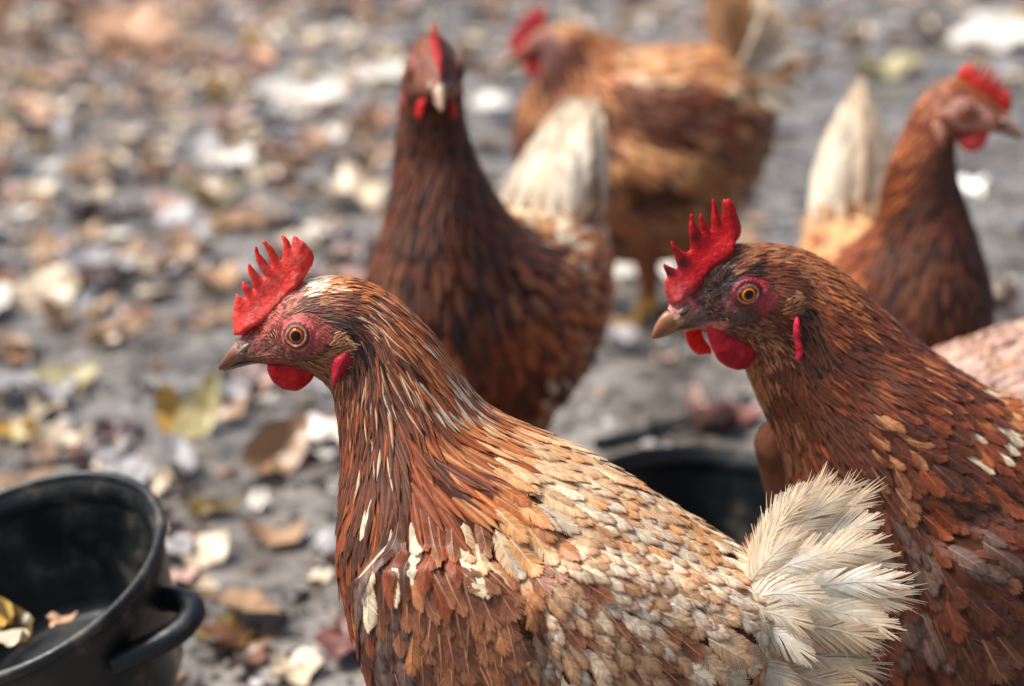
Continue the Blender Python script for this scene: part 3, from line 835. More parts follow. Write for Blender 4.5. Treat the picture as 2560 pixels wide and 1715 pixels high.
KNOWN = [
    (512, 1425, 135, 2, 'cream', .3, 'curled cream leaf on the mud just right of the black bucket', .9, .2, (-.35, .0), .012),
    (432, 1085, 150, 0, 'yellow', 1.9, 'yellow green leaf standing on edge beside a pale green leaf', .7, .5, (.9, .2), .02),
    (520, 1085, 190, 0, 'green', 1.2, 'pale green leaf propped upright on the mud left of the white-flecked hen', .5, .4, (.9, -.3), .026),
    (690, 1180, 240, 0, 'tan', 1.0, 'large tan leaf bent upward against the speckled hen breast', .6, .4, (-.5, .2), .016),
    (800, 1140, 190, 2, 'white', .1, 'bleached oval leaf touching the neck of the front hen', .3, .2, (-.2, 0), .022),
    (562, 432, 150, 2, 'white', .2, 'bleached leaf above a dark olive leaf', .5, .2, (-.2, 0), .012),
    (548, 512, 125, 0, 'olive', .6, 'dark olive leaf propped under a bleached leaf', .4, .3, (-.5, .1), .01),
    (930, 200, 180, 2, 'white', .0, 'bleached leaf left of the standing hen looking at the camera', .2, .1, (-.15, 0), .01),
    (755, 262, 240, 0, 'white', .1, 'long bleached leaf on bare mud', .2, .2, (-.1, 0), .01),
    (572, 320, 160, 3, 'pink', .7, 'pinkish crumpled leaf on the mud', .7, .3, (-.3, 0), .012),
    (1222, 268, 120, 2, 'white', .0, 'bleached leaf between the two hens at the back', .2, .1, (-.1, 0), .01),
    (880, 520, 210, 1, 'cream', .4, 'large cream lobed leaf against the back of the standing hen', .4, .2, (-.2, 0), .012),
    (905, 455, 110, 3, 'peach', .2, 'small peach leaf on top of the large cream leaf', .5, .2, (-.3, 0), .016),
    (500, 705, 110, 1, 'dark', .9, 'blackened leaf left of the red comb', .8, .3, (.2, .2), .01),
    (330, 115, 270, 1, 'peach', .3, 'large peach leaf at the upper left of the yard', .4, .2, (-.2, 0), .014),
    (410, 165, 200, 3, 'rust', .8, 'rust leaf half under the large peach leaf', .6, .3, (.1, 0), .008),
    (880, 1650, 190, 1, 'red', .5, 'dull red leaf by the lower breast of the front hen', .4, .2, (-.1, 0), .008),
    (1815, 1062, 200, 0, 'red', .25, 'dull red leaf behind the tub', .5, .3, (-.2, 0), .014),
    (1735, 1030, 100, 3, 'pink', 1.4, 'small pinkish leaf standing behind the tub', .5, .3, (-.8, 0), .016),
    (2480, 118, 230, 2, 'white', .1, 'bleached leaf behind the hen that faces right', .3, .2, (-.2, 0), .01),
    (2220, 195, 190, 0, 'green', .1, 'pale green leaf on the mud above the tail of the right-facing hen', .2, .2, (-.1, 0), .01),
    (1610, 690, 220, 2, 'white', .2, 'bleached leaf under the legs of the rear hen', .2, .1, (-.1, 0), .008),
    (1430, 640, 180, 1, 'cream', 1.2, 'cream leaf between the standing hen and the rear hen', .3, .2, (-.2, 0), .01),
    (110, 760, 190, 2, 'cream', .4, 'broad cream leaf at the left edge of the picture', .5, .2, (-.3, 0), .012),
    (30, 1085, 130, 0, 'yellow', .2, 'yellow cream leaf at the left edge above the bucket', .4, .3, (-.3, 0), .012),
    (160, 960, 170, 0, 'green', .3, 'greenish cream leaf above the bucket', .5, .3, (-.3, .1), .012),
    (300, 860, 170, 3, 'tan', .5, 'tan torn leaf above the greenish cream leaf', .6, .3, (-.4, .1), .012),
    (560, 1620, 170, 1, 'olive', .3, 'mossy olive leaf beside the bucket handle', .5, .3, (0, 0), .005),
    (210, 690, 180, 1, 'grey', .2, 'wet silvery grey lobed leaf left of the front hen', .4, .2, (-.2, 0), .01),
]
for r in KNOWN:
    put_leaf(r[0], r[1], r[2], r[3], r[4], r[5], r[6], r[7], r[8], r[9], r[10])

nl = 4300
d = np.sqrt(rng.random(nl) * (5.6 ** 2 - 1.0 ** 2) + 1.0 ** 2); tx = (rng.random(nl) - .5) * .84
lx, ly = tx * d + .0, d
P3 = np.stack([lx, ly, gh(lx, ly)], -1)
qx, qy, qd = project(P3)
dens = .34 + .75 * smooth(1300, 500, qx) + .15 * smooth(300, 0, qy) + .2 * (vnoise(np.stack([lx, ly], -1) * 3, 8) - .5)
dens = np.where((qx > 1000) & (qy > 150), dens * .55, dens); dens = np.where((qy > 1150) & (qx > 250), dens * .6, dens)
keep = rng.random(nl) < dens
lx, ly, P3, qx, qy, qd = lx[keep], ly[keep], P3[keep], qx[keep], qy[keep], qd[keep]
nl = len(lx)
size = (.030 + .060 * rng.random(nl) ** 1.7) * np.where(qy > 900, .8, 1.1)
kinds = rng.choice(4, nl, p=[.28, .2, .22, .3])
names = list(LEAF_COL)
pw = {'cream': .15, 'white': .05, 'grey': .24, 'pink': .05, 'tan': .20, 'rust': .06, 'dark': .15, 'olive': .03, 'green': .005, 'red': .005, 'peach': .02, 'yellow': .005, 'teal': .06}
pw2 = {'cream': .17, 'white': .03, 'grey': .10, 'pink': .08, 'tan': .26, 'rust': .15, 'dark': .10, 'olive': .03, 'green': .005, 'red': .01, 'peach': .08, 'yellow': .02, 'teal': .01}
a1 = np.array([pw[k] for k in names]); a1 /= a1.sum(); a2 = np.array([pw2[k] for k in names]); a2 /= a2.sum()
warm = smooth(750, 100, qy) * smooth(1300, 200, qx)
cidx = np.array([rng.choice(len(names), p=a1 * (1 - w) + a2 * w) for w in warm])
vis = (qx > -40) & (qx < 2600) & (qy > -20) & (qy < 1740)
score = np.where(vis, size / qd, 0) * np.where((qx > 950) & (qy > 900), .2, 1)
order = np.argsort(-score); single = set(order[:230].tolist())
restV, restC, restF = [], [], []
for i in range(nl):
    curl, fold, bmp = random.uniform(.05, .7), random.uniform(0, .35), random.uniform(.1, .5)
    V = leaf_verts(int(kinds[i]), float(size[i]), curl, fold, bmp, (random.gauss(0, .13), random.gauss(0, .13)), random.uniform(0, 6.28), seed=i)
    zz = P3[i, 2] + .004 + .006 * random.random()
    cn = names[cidx[i]]; C = leaf_col(cn, V, .16)
    if i in single:
        o = mk('leaf', V, LEAF_F, M['leaf'], None, C); o.location = (lx[i], ly[i], zz)
        shp = ('pointed oval', 'lobed', 'rounded', 'torn')[kinds[i]]
        sz = 'large' if size[i] > .064 else ('small' if size[i] < .042 else 'mid-sized')
        row = 'at the very top' if qy[i] < 180 else ('high up' if qy[i] < 420 else ('at comb height' if qy[i] < 720 else ('at beak height' if qy[i] < 1000 else 'low down')))
        where = 'at the left edge' if qx[i] < 220 else ('near the leaning bucket' if qx[i] < 430 and qy[i] > 1000 else ('in the left of the yard' if qx[i] < 520 else ('left of the upright hen' if qx[i] < 1000 else ('between the rear hens' if qx[i] < 1500 else ('beneath the rear hen' if qx[i] < 2000 else 'by the right-looking hen')))))
        lb = '%s %s %s leaf %s, %s' % (sz, LEAF_TXT[cn], shp, where, row)
        tag(o, lb, 'leaf', lb.replace(' leaf', ' leaves'))
    else:
        restF.append(LEAF_F + len(restV) * len(V)); restV.append(V + np.array([lx[i], ly[i], zz])); restC.append(C)
o = mk('leaf_litter', np.concatenate(restV), np.concatenate(restF), M['leaf'], None, np.concatenate(restC))
tag(o, 'scattered small and far fallen leaves covering the mud', 'leaf litter', kind='stuff')

# ------------------------------------------------------------------ buckets
m, nt, b = node_mat('black_rubber')
N_, L_ = nt.nodes, nt.links
tc = N_.new('ShaderNodeTexCoord')
n1 = noise(26, 6, .65); n2 = noise(240, 3)
r1 = ramp(n1.outputs['Fac'], [(.45, (.006, .009, .011)), (.57, (.018, .019, .018)), (.72, (.14, .115, .09))])
L_.new(r1.outputs[0], b.inputs['Base Color'])
r2 = ramp(n1.outputs['Fac'], [(.4, (.30,) * 3), (.65, (.6,) * 3)]); L_.new(r2.outputs[0], b.inputs['Roughness'])
bp = N_.new('ShaderNodeBump'); bp.inputs['Strength'].default_value = .35; bp.inputs['Distance'].default_value = .001
L_.new(n2.outputs['Fac'], bp.inputs['Height']); L_.new(bp.outputs[0], b.inputs['Normal'])
RUBBER = m

def lathe(prof, nc=72, wob=None):
    prof = np.asarray(prof); ph = np.linspace(0, 2 * np.pi, nc, endpoint=False)
    R, Z = prof[:, 0][:, None], prof[:, 1][:, None]
    V = np.stack([R * np.cos(ph), R * np.sin(ph), Z + 0 * ph], -1)
    if wob is not None: V = wob(V, ph)
    return V.reshape(-1, 3), grid_faces(len(prof), nc, True)

def tube(path, rad, nc=14, flat=1.0):
    path = catmull(path, 48); T = np.gradient(path, axis=0); T /= np.linalg.norm(T, axis=1, keepdims=True)
    up = np.array([0, 0, 1.]); S = np.cross(T, up); S /= np.linalg.norm(S, axis=1, keepdims=True); U = np.cross(S, T)
    ph = np.linspace(0, 2 * np.pi, nc, endpoint=False)
    V = path[:, None] + rad * (np.cos(ph)[None, :, None] * S[:, None] + flat * np.sin(ph)[None, :, None] * U[:, None])
    return V.reshape(-1, 3), grid_faces(48, nc, True)

def bucket(name, label, rim_c, axis, R, H, spin=0.0, wob=None, handles=(), taper=.80):
    root = bpy.data.objects.new(name, None); COL.objects.link(root)
    ax = Vector(axis).normalized()
    root.rotation_mode = 'QUATERNION'
    root.rotation_quaternion = ax.to_track_quat('Z', 'Y') 
    root.location = Vector(rim_c) - ax * H
    tag(root, label, 'bucket', 'black rubber buckets')
    t = .004; r0 = R * taper
    wall = [(0.001, .0), (r0 * .6, .0), (r0 - .004, .001), (r0, .006)] + [(r0 + (R - r0) * k, H * k) for k in np.linspace(.08, .93, 10)]
    inner = [(r0 + (R - r0) * k - t, H * k) for k in np.linspace(.97, .10, 10)] + [(r0 - t - .003, .010), (r0 * .6, .007), (.001, .007)]
    lip = [(R - t - .0005, H * .985), (R - t - .0045, H * .93), (R - t - .005, H * .84), (R - t - .0035, H * .80)]
    V, F = lathe(lip, 96, wob); mk('inner_lip', V, F, RUBBER, root)
    V, F = lathe(wall + inner, 72, wob); mk('bucket_wall', V, F, RUBBER, root)
    rim = [(R + .002 + .0032 * math.cos(a) - .003, H - .001 + .0038 * math.sin(a)) for a in np.linspace(-math.pi * .75, math.pi * 1.25, 15)]
    V, F = lathe(rim, 96, wob); mk('rim', V, F, RUBBER, root)
    for hs in handles:
        a0, a1, out, zz = hs
        rw = R * .93
        am = (a0 + a1) / 2
        pth = [(rw * math.cos(a0), rw * math.sin(a0), zz), ((R + out * .8) * math.cos(a0 * .8 + am * .2), (R + out * .8) * math.sin(a0 * .8 + am * .2), zz + .002),
               ((R + out) * math.cos(a0 * .6 + a1 * .4), (R + out) * math.sin(a0 * .6 + a1 * .4), zz + .003), ((R + out) * math.cos(a0 * .3 + a1 * .7), (R + out) * math.sin(a0 * .3 + a1 * .7), zz + .003),
               ((R + out * .7) * math.cos(a1 * .85 + am * .15), (R + out * .7) * math.sin(a1 * .85 + am * .15), zz + .002), (rw * math.cos(a1), rw * math.sin(a1), zz)]
        V, F = tube(np.array(pth), .0085, flat=.75); mk('handle', V, F, RUBBER, root)
    return root
# the near bucket leans: its axis in camera terms is left-up-towards the lens
cp, sp = math.cos(PITCH), math.sin(PITCH)
nc = np.array([-.255, .811, .526])
axis1 = nc[0] * np.array([1, 0, 0]) + nc[1] * np.array([0, sp, cp]) + nc[2] * np.array([0, -cp, sp])
rc1 = at(31, 1434, 1.04)
BK1 = bucket('bucket', 'black rubber bucket leaning at the lower left with leaves inside', rc1, axis1, .0950, .105, handles=(), taper=.74)
Rq = np.array(Vector(axis1).to_track_quat('Z', 'Y').to_matrix())
def b1_local(px, py, zl):
    d = ray(px, py); t = ((rc1 + axis1 * (zl - .105) - CAMP) @ axis1) / (d @ axis1)
    return Rq.T @ (CAMP + d * t - (rc1 - axis1 * .105))
pth = np.array([b1_local(*q, .070) for q in ((392, 1500), (432, 1498), (470, 1510), (480, 1536), (450, 1574), (396, 1608), (335, 1636), (280, 1660))])
V, F = tube(pth, .0082, flat=.9); mk('handle', V, F, RUBBER, BK1)
rc2 = on_ground(1745, 1245, .085)
def wob2(V, ph):
    V = V.copy(); k = (V[..., 2] / .085) ** 2
    V[..., 2] += k * (.0045 * np.sin(2 * ph + .6) + .003 * np.sin(3 * ph + 2.2)); return V
bucket('bucket', 'black rubber bucket with a wavy rim standing behind the front hen', (rc2[0], rc2[1], .085), (0.03, -.03, 1), .094, .085, wob=wob2, handles=((2.7, 3.5, .022, .062),))
# leaves lying in the near bucket
def in_bucket(px, py, zl, w, kd, col, rot, label, tilt):
    d = ray(px, py); t = ((rc1 + axis1 * (zl - .105) - CAMP) @ axis1) / (d @ axis1)
    put_leaf(px, py, w, kd, col, rot, label, .5, .4, tilt, 0, depth=t * 1.0)
in_bucket(48, 1575, .075, 170, 0, 'olive', 2.2, 'olive and orange leaf propped inside the leaning bucket', (.5, -.3))
in_bucket(20, 1545, .080, 110, 0, 'yellow', 2.3, 'orange yellow leaf edge inside the leaning bucket', (.5, -.3))
in_bucket(150, 1552, .070, 95, 3, 'peach', .4, 'crumpled peach leaf lying inside the leaning bucket', (.1, .1))
in_bucket(18, 1600, .085, 110, 2, 'cream', .2, 'pale cream leaf at the rim of the leaning bucket', (-.1, -.2))
# a stick behind the far bucket
p0, p1, p2, p3 = on_ground(1490, 1125), on_ground(1610, 1095), on_ground(1720, 1065), on_ground(1810, 1035)
V, F = tube(np.array([p0, p1, p2, p3]) + np.array([0, 0, .006]), .006)
tag(mk('stick', V, F, RUBBER, None), 'dark wet stick lying on the mud behind the far bucket', 'stick')
# ------------------------------------------------------------------ hen 1: the speckled hen in front
Z1 = lambda x, y: (540 + x / 3.7325, 560 + y / 3.7325)
Z2 = lambda x, y: (1600 + x / 3.485, 470 + y / 3.485)
COMB1 = [Z1(*p) for p in [(222, 950), (215, 870), (208, 790), (216, 710), (226, 655), (234, 610), (240, 572), (262, 585), (290, 610), (318, 624), (326, 612), (308, 575), (290, 520), (290, 480), (300, 462), (330, 490), (362, 522), (385, 552), (398, 548), (375, 490), (345, 400), (340, 320), (350, 300), (372, 328), (410, 380), (445, 425), (478, 452), (484, 440), (455, 380), (412, 280), (400, 190), (402, 152), (413, 148), (428, 175), (440, 220), (490, 285), (530, 340), (548, 346), (540, 320), (520, 240), (490, 165), (460, 112), (470, 100), (505, 125), (550, 175), (590, 235), (622, 292), (638, 305), (646, 280), (652, 200), (648, 130), (630, 82), (640, 68), (668, 82), (705, 130), (722, 180), (731, 184), (731, 130), (740, 92), (752, 78), (775, 90), (800, 118), (832, 130), (858, 160), (872, 185), (905, 215), (920, 250), (931, 290), (920, 335), (914, 355), (885, 400), (870, 430), (845, 470), (825, 505), (815, 560), (700, 660), (640, 740), (560, 820), (480, 880), (400, 905), (300, 960)]]
WAT1 = [Z1(*p) for p in [(540, 1205), (535, 1260), (560, 1320), (610, 1390), (680, 1445), (760, 1470), (830, 1465), (890, 1430), (940, 1370), (965, 1300), (962, 1255), (930, 1225), (880, 1200), (760, 1180), (620, 1180)]]
WAT1B = [Z1(*p) for p in [(455, 1200), (450, 1270), (480, 1360), (550, 1440), (660, 1462), (740, 1486), (800, 1465), (760, 1400), (640, 1300), (600, 1220)]]
EAR1 = [Z1(*p) for p in [(1240, 1020), (1180, 1050), (1120, 1100), (1105, 1160), (1112, 1240), (1135, 1320), (1148, 1365), (1180, 1350), (1200, 1310), (1225, 1250), (1270, 1180), (1290, 1110), (1285, 1050)]]
FACE1 = [(596, 838), (605, 800), (640, 760), (690, 720), (740, 700), (768, 700), (772, 712), (748, 736), (722, 758), (728, 764), (760, 752), (795, 758), (818, 780), (824, 805), (812, 828), (800, 850), (795, 866), (770, 878), (720, 890), (660, 892), (610, 880)]
SKIN1 = [(605, 835, (150, 118, 112)), (640, 812, (176, 112, 106)), (660, 840, (150, 86, 80)), (690, 775, (196, 84, 80)), (720, 750, (200, 112, 100)), (650, 795, (200, 60, 56)), (745, 720, (206, 130, 116)), (770, 705, (214, 170, 150)), (710, 800, (120, 50, 48)), (690, 840, (112, 56, 52)), (725, 770, (150, 60, 58)),
         (800, 770, (150, 58, 54)), (815, 800, (156, 64, 60)), (780, 850, (130, 66, 60)), (740, 860, (112, 62, 52)), (700, 868, (160, 82, 74)), (650, 868, (140, 100, 78)), (760, 880, (96, 58, 42)), (820, 900, (96, 60, 40)), (800, 930, (130, 84, 52)), (660, 888, (130, 76, 64)), (850, 830, (120, 80, 52))]
ST1 = [((603, 835), (612, 868), 5), ((640, 795), (660, 886), 9), ((690, 742), (720, 893), 13), ((750, 704), (775, 912), 16), ((820, 690), (812, 940), 17.5), ((900, 704), (838, 975), 19), ((980, 748), (850, 1030), 22),
       ((1055, 818), (858, 1090), 26), ((1110, 893), (862, 1160), 31), ((1155, 965), (860, 1240), 39), ((1205, 1030), (858, 1330), 49), ((1280, 1078), (870, 1430), 58), ((1370, 1120), (903, 1550), 65), ((1480, 1170), (968, 1690), 69),
       ((1590, 1232), (1085, 1850), 70), ((1700, 1302), (1300, 1980), 64), ((1790, 1365), (1550, 1990), 52), ((1870, 1412), (1750, 1850), 38), ((1930, 1440), (1900, 1690), 24), ((1975, 1480), (1960, 1610), 9)]

def head_turn(pivot, ang, z0, z1, xpix=None):
    """turns everything above a height about an upright axis"""
    def f(V):
        V = np.array(V, float); k = smooth(z0, z1, V[:, 2])
        if xpix: k = k * smooth(xpix[0], xpix[1], V[:, 0])
        a = ang * k; c, s = np.cos(a), np.sin(a); x, y = V[:, 0] - pivot, V[:, 1]
        V[:, 0] = pivot + x * c - y * s; V[:, 1] = x * s + y * c
        return V
    return f

fr1 = Frame((.035, .785), math.radians(-10))
P1 = fr1.P
pv1 = P1(880, 800)
h1 = Hen('hen', 'speckled brown hen with white-flecked wing and frayed cream tail, foremost in the picture', fr1,
         pose=head_turn(pv1[0], math.radians(13), P1(900, 1000)[1], P1(900, 860)[1], (P1(1010, 800)[0], P1(900, 800)[0])))
lump1 = [('poly', [(985, 1330), (1040, 1270), (1150, 1260), (1290, 1290), (1375, 1370), (1400, 1480), (1440, 1600), (1500, 1760), (1300, 1850), (1150, 1800), (1050, 1680), (1000, 1520)], None, .005, .013),
         ('poly', [(1380, 1330), (1500, 1280), (1700, 1370), (1830, 1430), (1900, 1500), (1880, 1700), (1750, 1850), (1520, 1850), (1460, 1650), (1415, 1480)], None, .008, .008),
         ('disc', 762, 800, .0085, .0022), ('disc', 795, 845, .010, .0022), ('disc', 850, 825, .009, .0022), ('disc', 690, 835, .008, -.0012), ('disc', 700, 875, .007, .001)]
EGG = [.3, .42, .42, .30, .15] + [0] * 30
st = [[*P1(*a), *P1(*b_), w * .001, EGG[i]] for i, (a, b_, w) in enumerate(ST1)]
h1.body(st, lump1, P1, SKIN1, FACE1, nr=300, nc=128)
# guide rows: x, y, dx, dy, length mm, width mm, kind (h hackle, b barbed), palettes
G1 = [
    (785, 700, 1, .05, 5, 1.6, 'h', 'white cream*2'), (830, 690, 1, .05, 6, 1.6, 'h', 'cream buff rust_lite*2'), (880, 700, 1, .25, 8, 1.8, 'h', 'orange rust_lite chest rust'), (850, 730, 1, .2, 8, 1.7, 'h', 'rust dark chest'),
    (800, 728, 1, .05, 6, 1.3, 'h', 'tan rust_lite dark chest'), (745, 745, .95, -.3, 4.5, 1.0, 'h', 'tan chest dark'), (780, 745, 1, .05, 5, 1.1, 'h', 'dark chest'), (840, 765, .9, .4, 8, 1.5, 'h', 'dark black*2 chest'), (900, 770, .8, .6, 11, 2.0, 'h', 'dark*2 streak2 chest'), (890, 820, .35, .95, 11, 2.0, 'h', 'dark*2 black*2'),
    (950, 740, .85, .5, 11, 2.2, 'h', 'orange rust streak2 dark'), (960, 800, .6, .8, 14, 2.4, 'h', 'streak2 dark*3 chest rust'), (1010, 790, .75, .7, 14, 2.6, 'h', 'orange*2 streak2 rust*2 chest'),
    (940, 880, .3, .95, 15, 2.4, 'h', 'dark*3 streak2 rust black'), (1010, 880, .5, .86, 17, 2.6, 'h', 'streak2*2 streak3 dark*3 rust'), (1070, 860, .6, .8, 17, 3.2, 'h', 'rust_lite orange*2 rust streak2'), (1080, 930, .45, .9, 19, 3.8, 'h', 'streak3*2 streak2 dark rust*2'),
    (1130, 930, .5, .85, 20, 4.2, 'h', 'cream streak3*2 orange rust'), (1040, 960, .35, .93, 18, 3.6, 'h', 'dark*3 streak2 rust*2'), (870, 930, .15, 1, 10, 2.0, 'h', 'rust chest tan dark'), (850, 985, .05, 1, 13, 2.6, 'h', 'rust rust_lite chest'), (820, 940, .3, .9, 6, 1.4, 'h', 'tan rust_lite'),
    (880, 1040, .08, 1, 17, 4.0, 'h', 'rust chest dark*2'), (950, 1000, .2, .97, 17, 3.4, 'h', 'dark*3 streak2 chest'), (860, 1120, .03, 1, 19, 5.0, 'h', 'rust*2 chest dark'), (930, 1110, .08, 1, 21, 5.0, 'h', 'dark*2 rust chest'),
    (1000, 1070, .35, .93, 21, 4.2, 'h', 'dark*3 rust*2 streak3'), (1080, 1010, .6, .8, 21, 4.2, 'h', 'rust*2 orange dark'), (1130, 1030, .75, .65, 22, 4.6, 'h', 'orange*2 rust*2 tan'), (1190, 1030, .85, .55, 22, 5, 'h', 'orange*2 rust buff'),
    (1100, 1090, .75, .6, 22, 5, 'h', 'rust*2 dark orange'), (1180, 1110, .8, .55, 22, 6, 'h', 'rust orange dark'), (1030, 1130, .2, 1, 24, 6, 'h', 'dark*3 rust'),
    (930, 1190, .05, 1, 24, 8, 'b', 'rust chest dark*2'), (1010, 1190, .12, 1, 28, 8.5, 'b', 'cream dark*2 rust'), (1080, 1190, .2, 1, 30, 9, 'b', 'cream*2 dark rust'), (1160, 1200, .1, 1, 27, 9, 'b', 'brown*2 rust*2'), (1240, 1200, .25, .97, 27, 9.5, 'b', 'cream*2 brown creamtan'), (1130, 1140, .5, .8, 24, 7, 'h', 'rust*2 dark'), (1230, 1140, .6, .75, 24, 8, 'h', 'rust orange tan'),
    (1260, 1130, .75, .6, 26, 10, 'b', 'rust_lite orange buff'), (1310, 1150, .85, .5, 28, 10, 'b', 'creamtan*2 buff laced'), (1300, 1100, .9, .45, 26, 9, 'b', 'cream creamtan*2 buff'), (1400, 1140, .9, .48, 26, 10, 'b', 'creamtan*2 cream buff laced'), (1350, 1220, .6, .75, 24, 11, 'b', 'tan creamtan buff*2'),
    (1480, 1190, .88, .5, 22, 9, 'b', 'buff*2 creamtan laced'), (1600, 1250, .88, .5, 20, 9, 'b', 'buff laced*2 creamtan'), (1720, 1320, .88, .48, 18, 8, 'b', 'laced*2 creamtan buff'),
    (1470, 1260, .85, .45, 18, 8, 'b', 'laced*2 laced2 creamtan'), (1600, 1330, .88, .4, 16, 8, 'b', 'laced*3 laced2'), (1740, 1390, .9, .35, 17, 8, 'b', 'laced*3 laced2 creamtan'), (1830, 1420, .9, .2, 20, 9, 'b', 'laced cream tan'),
    (1340, 1290, .4, .9, 18, 11, 'b', 'creamtan tan brown'), (1430, 1340, .6, .75, 18, 8, 'b', 'laced2 laced brown'), (1290, 1330, .2, .97, 20, 12, 'b', 'tan brown*2'),
    (880, 1280, .1, 1, 25, 11, 'b', 'rust*2 chest dark'), (930, 1280, .2, .97, 26, 11, 'b', 'dark*2 rust brown'), (1000, 1290, .35, .9, 24, 9, 'b', 'greyb dark cream'), (875, 1400, .2, .97, 26, 12, 'b', 'rust dark chest'), (940, 1420, .3, .95, 26, 12, 'b', 'dark*2 rust rust_lite'),
    (920, 1530, .4, .92, 28, 12, 'b', 'rust dark*2 chest'), (1000, 1620, .45, .9, 28, 12, 'b', 'rust dark*2 rust_lite'), (1050, 1760, .6, .8, 28, 13, 'b', 'rust dark chest'),
    (1060, 1350, .1, 1, 19, 11, 'b', 'brown greyb tan'), (1140, 1340, .08, 1, 20, 12, 'b', 'brown*2 tan'), (1210, 1380, .12, 1, 22, 13, 'b', 'brown*3 brown2 tan'), (1300, 1400, .3, .95, 24, 13, 'b', 'brown*2 tan brown2'),
    (1060, 1450, .1, 1, 21, 11, 'b', 'brown greyb*2 brown2'), (1150, 1480, .1, 1, 22, 12, 'b', 'brown*3 brown2'), (1250, 1500, .15, 1, 22, 12, 'b', 'brown*3 brown2'), (1350, 1500, .25, .97, 23, 12, 'b', 'brown2 brown greyb'),
    (1100, 1600, .15, 1, 22, 12, 'b', 'brown*2 brown2 rust'), (1210, 1620, .15, 1, 22, 12, 'b', 'brown*2 brown2 greyb'), (1320, 1600, .2, 1, 25, 13, 'b', 'brown2 greyb*3'), (1400, 1660, .25, .97, 27, 13, 'b', 'greyb*2 brown2 brown'), (1200, 1730, .2, 1, 24, 13, 'b', 'brown*2 brown2'), (1350, 1780, .25, 1, 26, 13, 'b', 'brown2 greyb'),
    (1440, 1440, .45, .9, 17, 9, 'b', 'laced*2 laced2*2'), (1540, 1420, .7, .7, 17, 9, 'b', 'laced*2 laced2*2 brown'), (1650, 1470, .75, .65, 18, 10, 'b', 'laced laced2*2 brown'), (1490, 1540, .4, .9, 18, 10, 'b', 'laced2*2 laced brown'), (1590, 1560, .55, .83, 20, 11, 'b', 'laced laced2*2 tan'),
    (1700, 1560, .6, .8, 20, 12, 'b', 'creamtan laced laced2*2'), (1530, 1660, .35, .95, 22, 12, 'b', 'laced2*2 tan cream'), (1640, 1660, .45, .9, 22, 13, 'b', 'laced2*2 creamtan tan'), (1760, 1510, .75, .6, 26, 16, 'b', 'cream*2 creamtan'), (1800, 1580, .65, .75, 26, 16, 'b', 'cream*2 white tan'), (1770, 1680, .55, .85, 24, 15, 'b', 'creamtan cream tan'),
    (1880, 1500, .8, .5, 26, 14, 'b', 'cream creamtan'), (1880, 1620, .6, .8, 26, 15, 'b', 'tan creamtan brown'), (1850, 1750, .5, .85, 26, 14, 'b', 'creamtan tan'), (1600, 1850, .6, .7, 26, 14, 'b', 'tan brown creamtan'), (1300, 1920, .7, .6, 28, 14, 'b', 'rust chest'),
]
h1.plumage(Guides([(*r[:4], r[4] * 1.1, r[5] * .8, *r[6:]) if r[6] == 'h' else r for r in G1], P1), dens=.70, parts=280, nb=28, lift=.07)
# fuzz: short hairy feathers on cheek, lores and round the ear
FZ1 = [(850, 815, .75, -.45, 5, 1.0, 'h', 'tan brown'), (865, 805, .5, .5, 5, 1.0, 'h', 'tan buff'), (830, 850, .95, -.1, 5, .9, 'h', 'tan brown chest'), (800, 885, 1, .15, 4, .8, 'h', 'brown chest tan'), (760, 888, 1, .1, 3.5, .7, 'h', 'brown chest'), (830, 900, .9, .4, 5, 1.0, 'h', 'tan brown chest'),
       (720, 885, 1, .05, 2.5, .6, 'h', 'brown chest'), (690, 765, .6, -.7, 3, .5, 'h', 'chest dark'), (705, 810, .3, .2, .1, .05, 'h', 'chest')]
fz_poly = np.array([P1(*p) for p in [(826, 835), (808, 845), (780, 862), (740, 868), (718, 882), (715, 892), (790, 925), (830, 955), (862, 900), (872, 850), (878, 815), (862, 796), (838, 802)]])
h1.plumage(Guides(FZ1[:7], P1), dens=.8, fuzz=True, lift=.25, skip=lambda p: ~in_poly(p[:, [0, 2]], fz_poly))
FZ1B = [(650, 830, .7, -.5, 1.8, .32, 'h', 'dark chest'), (700, 800, .6, .6, 2.2, .35, 'h', 'dark chest tan'), (740, 740, .8, -.4, 2.4, .4, 'h', 'tan chest dark'), (790, 780, .7, .5, 2.0, .35, 'h', 'chest rust'), (760, 860, 1, .1, 2.5, .4, 'h', 'brown chest'), (690, 860, 1, .1, 2.2, .35, 'h', 'brown chest')]
face_poly = np.array([P1(*p) for p in FACE1]); eye1 = P1(754, 800)
h1.plumage(Guides(FZ1B, P1), dens=1.9, fuzz=True, lift=.3, skip=lambda p: ~in_poly(p[:, [0, 2]], face_poly) | (((p[:, [0, 2]] - eye1) ** 2).sum(1) < .0095 ** 2))
RED, CRIM = lin(214, 40, 38), lin(176, 18, 26)
def comb_col1(P, d):
    c = np.tile(lin(228, 62, 52), (len(P), 1)); n = vnoise(P * 900, 5)[:, None]
    c = c * (.86 + .28 * n); pale = smooth(.5, .8, vnoise(P * 260, 6))[:, None] * .30
    base = P1(700, 790)
    pale = pale + .25 * np.exp(-((P - base) ** 2).sum(1) / .018 ** 2)[:, None]
    return c * (1 - pale) + lin(232, 140, 128) * pale
h1.comb(COMB1, P1, comb_col1, thick=.0024, base=[(600, 838), (640, 806), (690, 772), (740, 735), (768, 705)])
h1.flap('wattle', WAT1, P1, -.0085, -.0125, lin(196, 16, 22), thick=.0019, cup=-.002)
h1.flap('wattle', WAT1B, P1, .006, .010, lin(220, 36, 26), thick=.0019, cup=.001)
h1.flap('earlobe', EAR1, P1, -.0195, -.0215, lin(196, 40, 62), thick=.0022, cup=-.0015)
h1.flap('earlobe', EAR1, P1, .0195, .0215, lin(196, 40, 62), thick=.0022, cup=.0015)
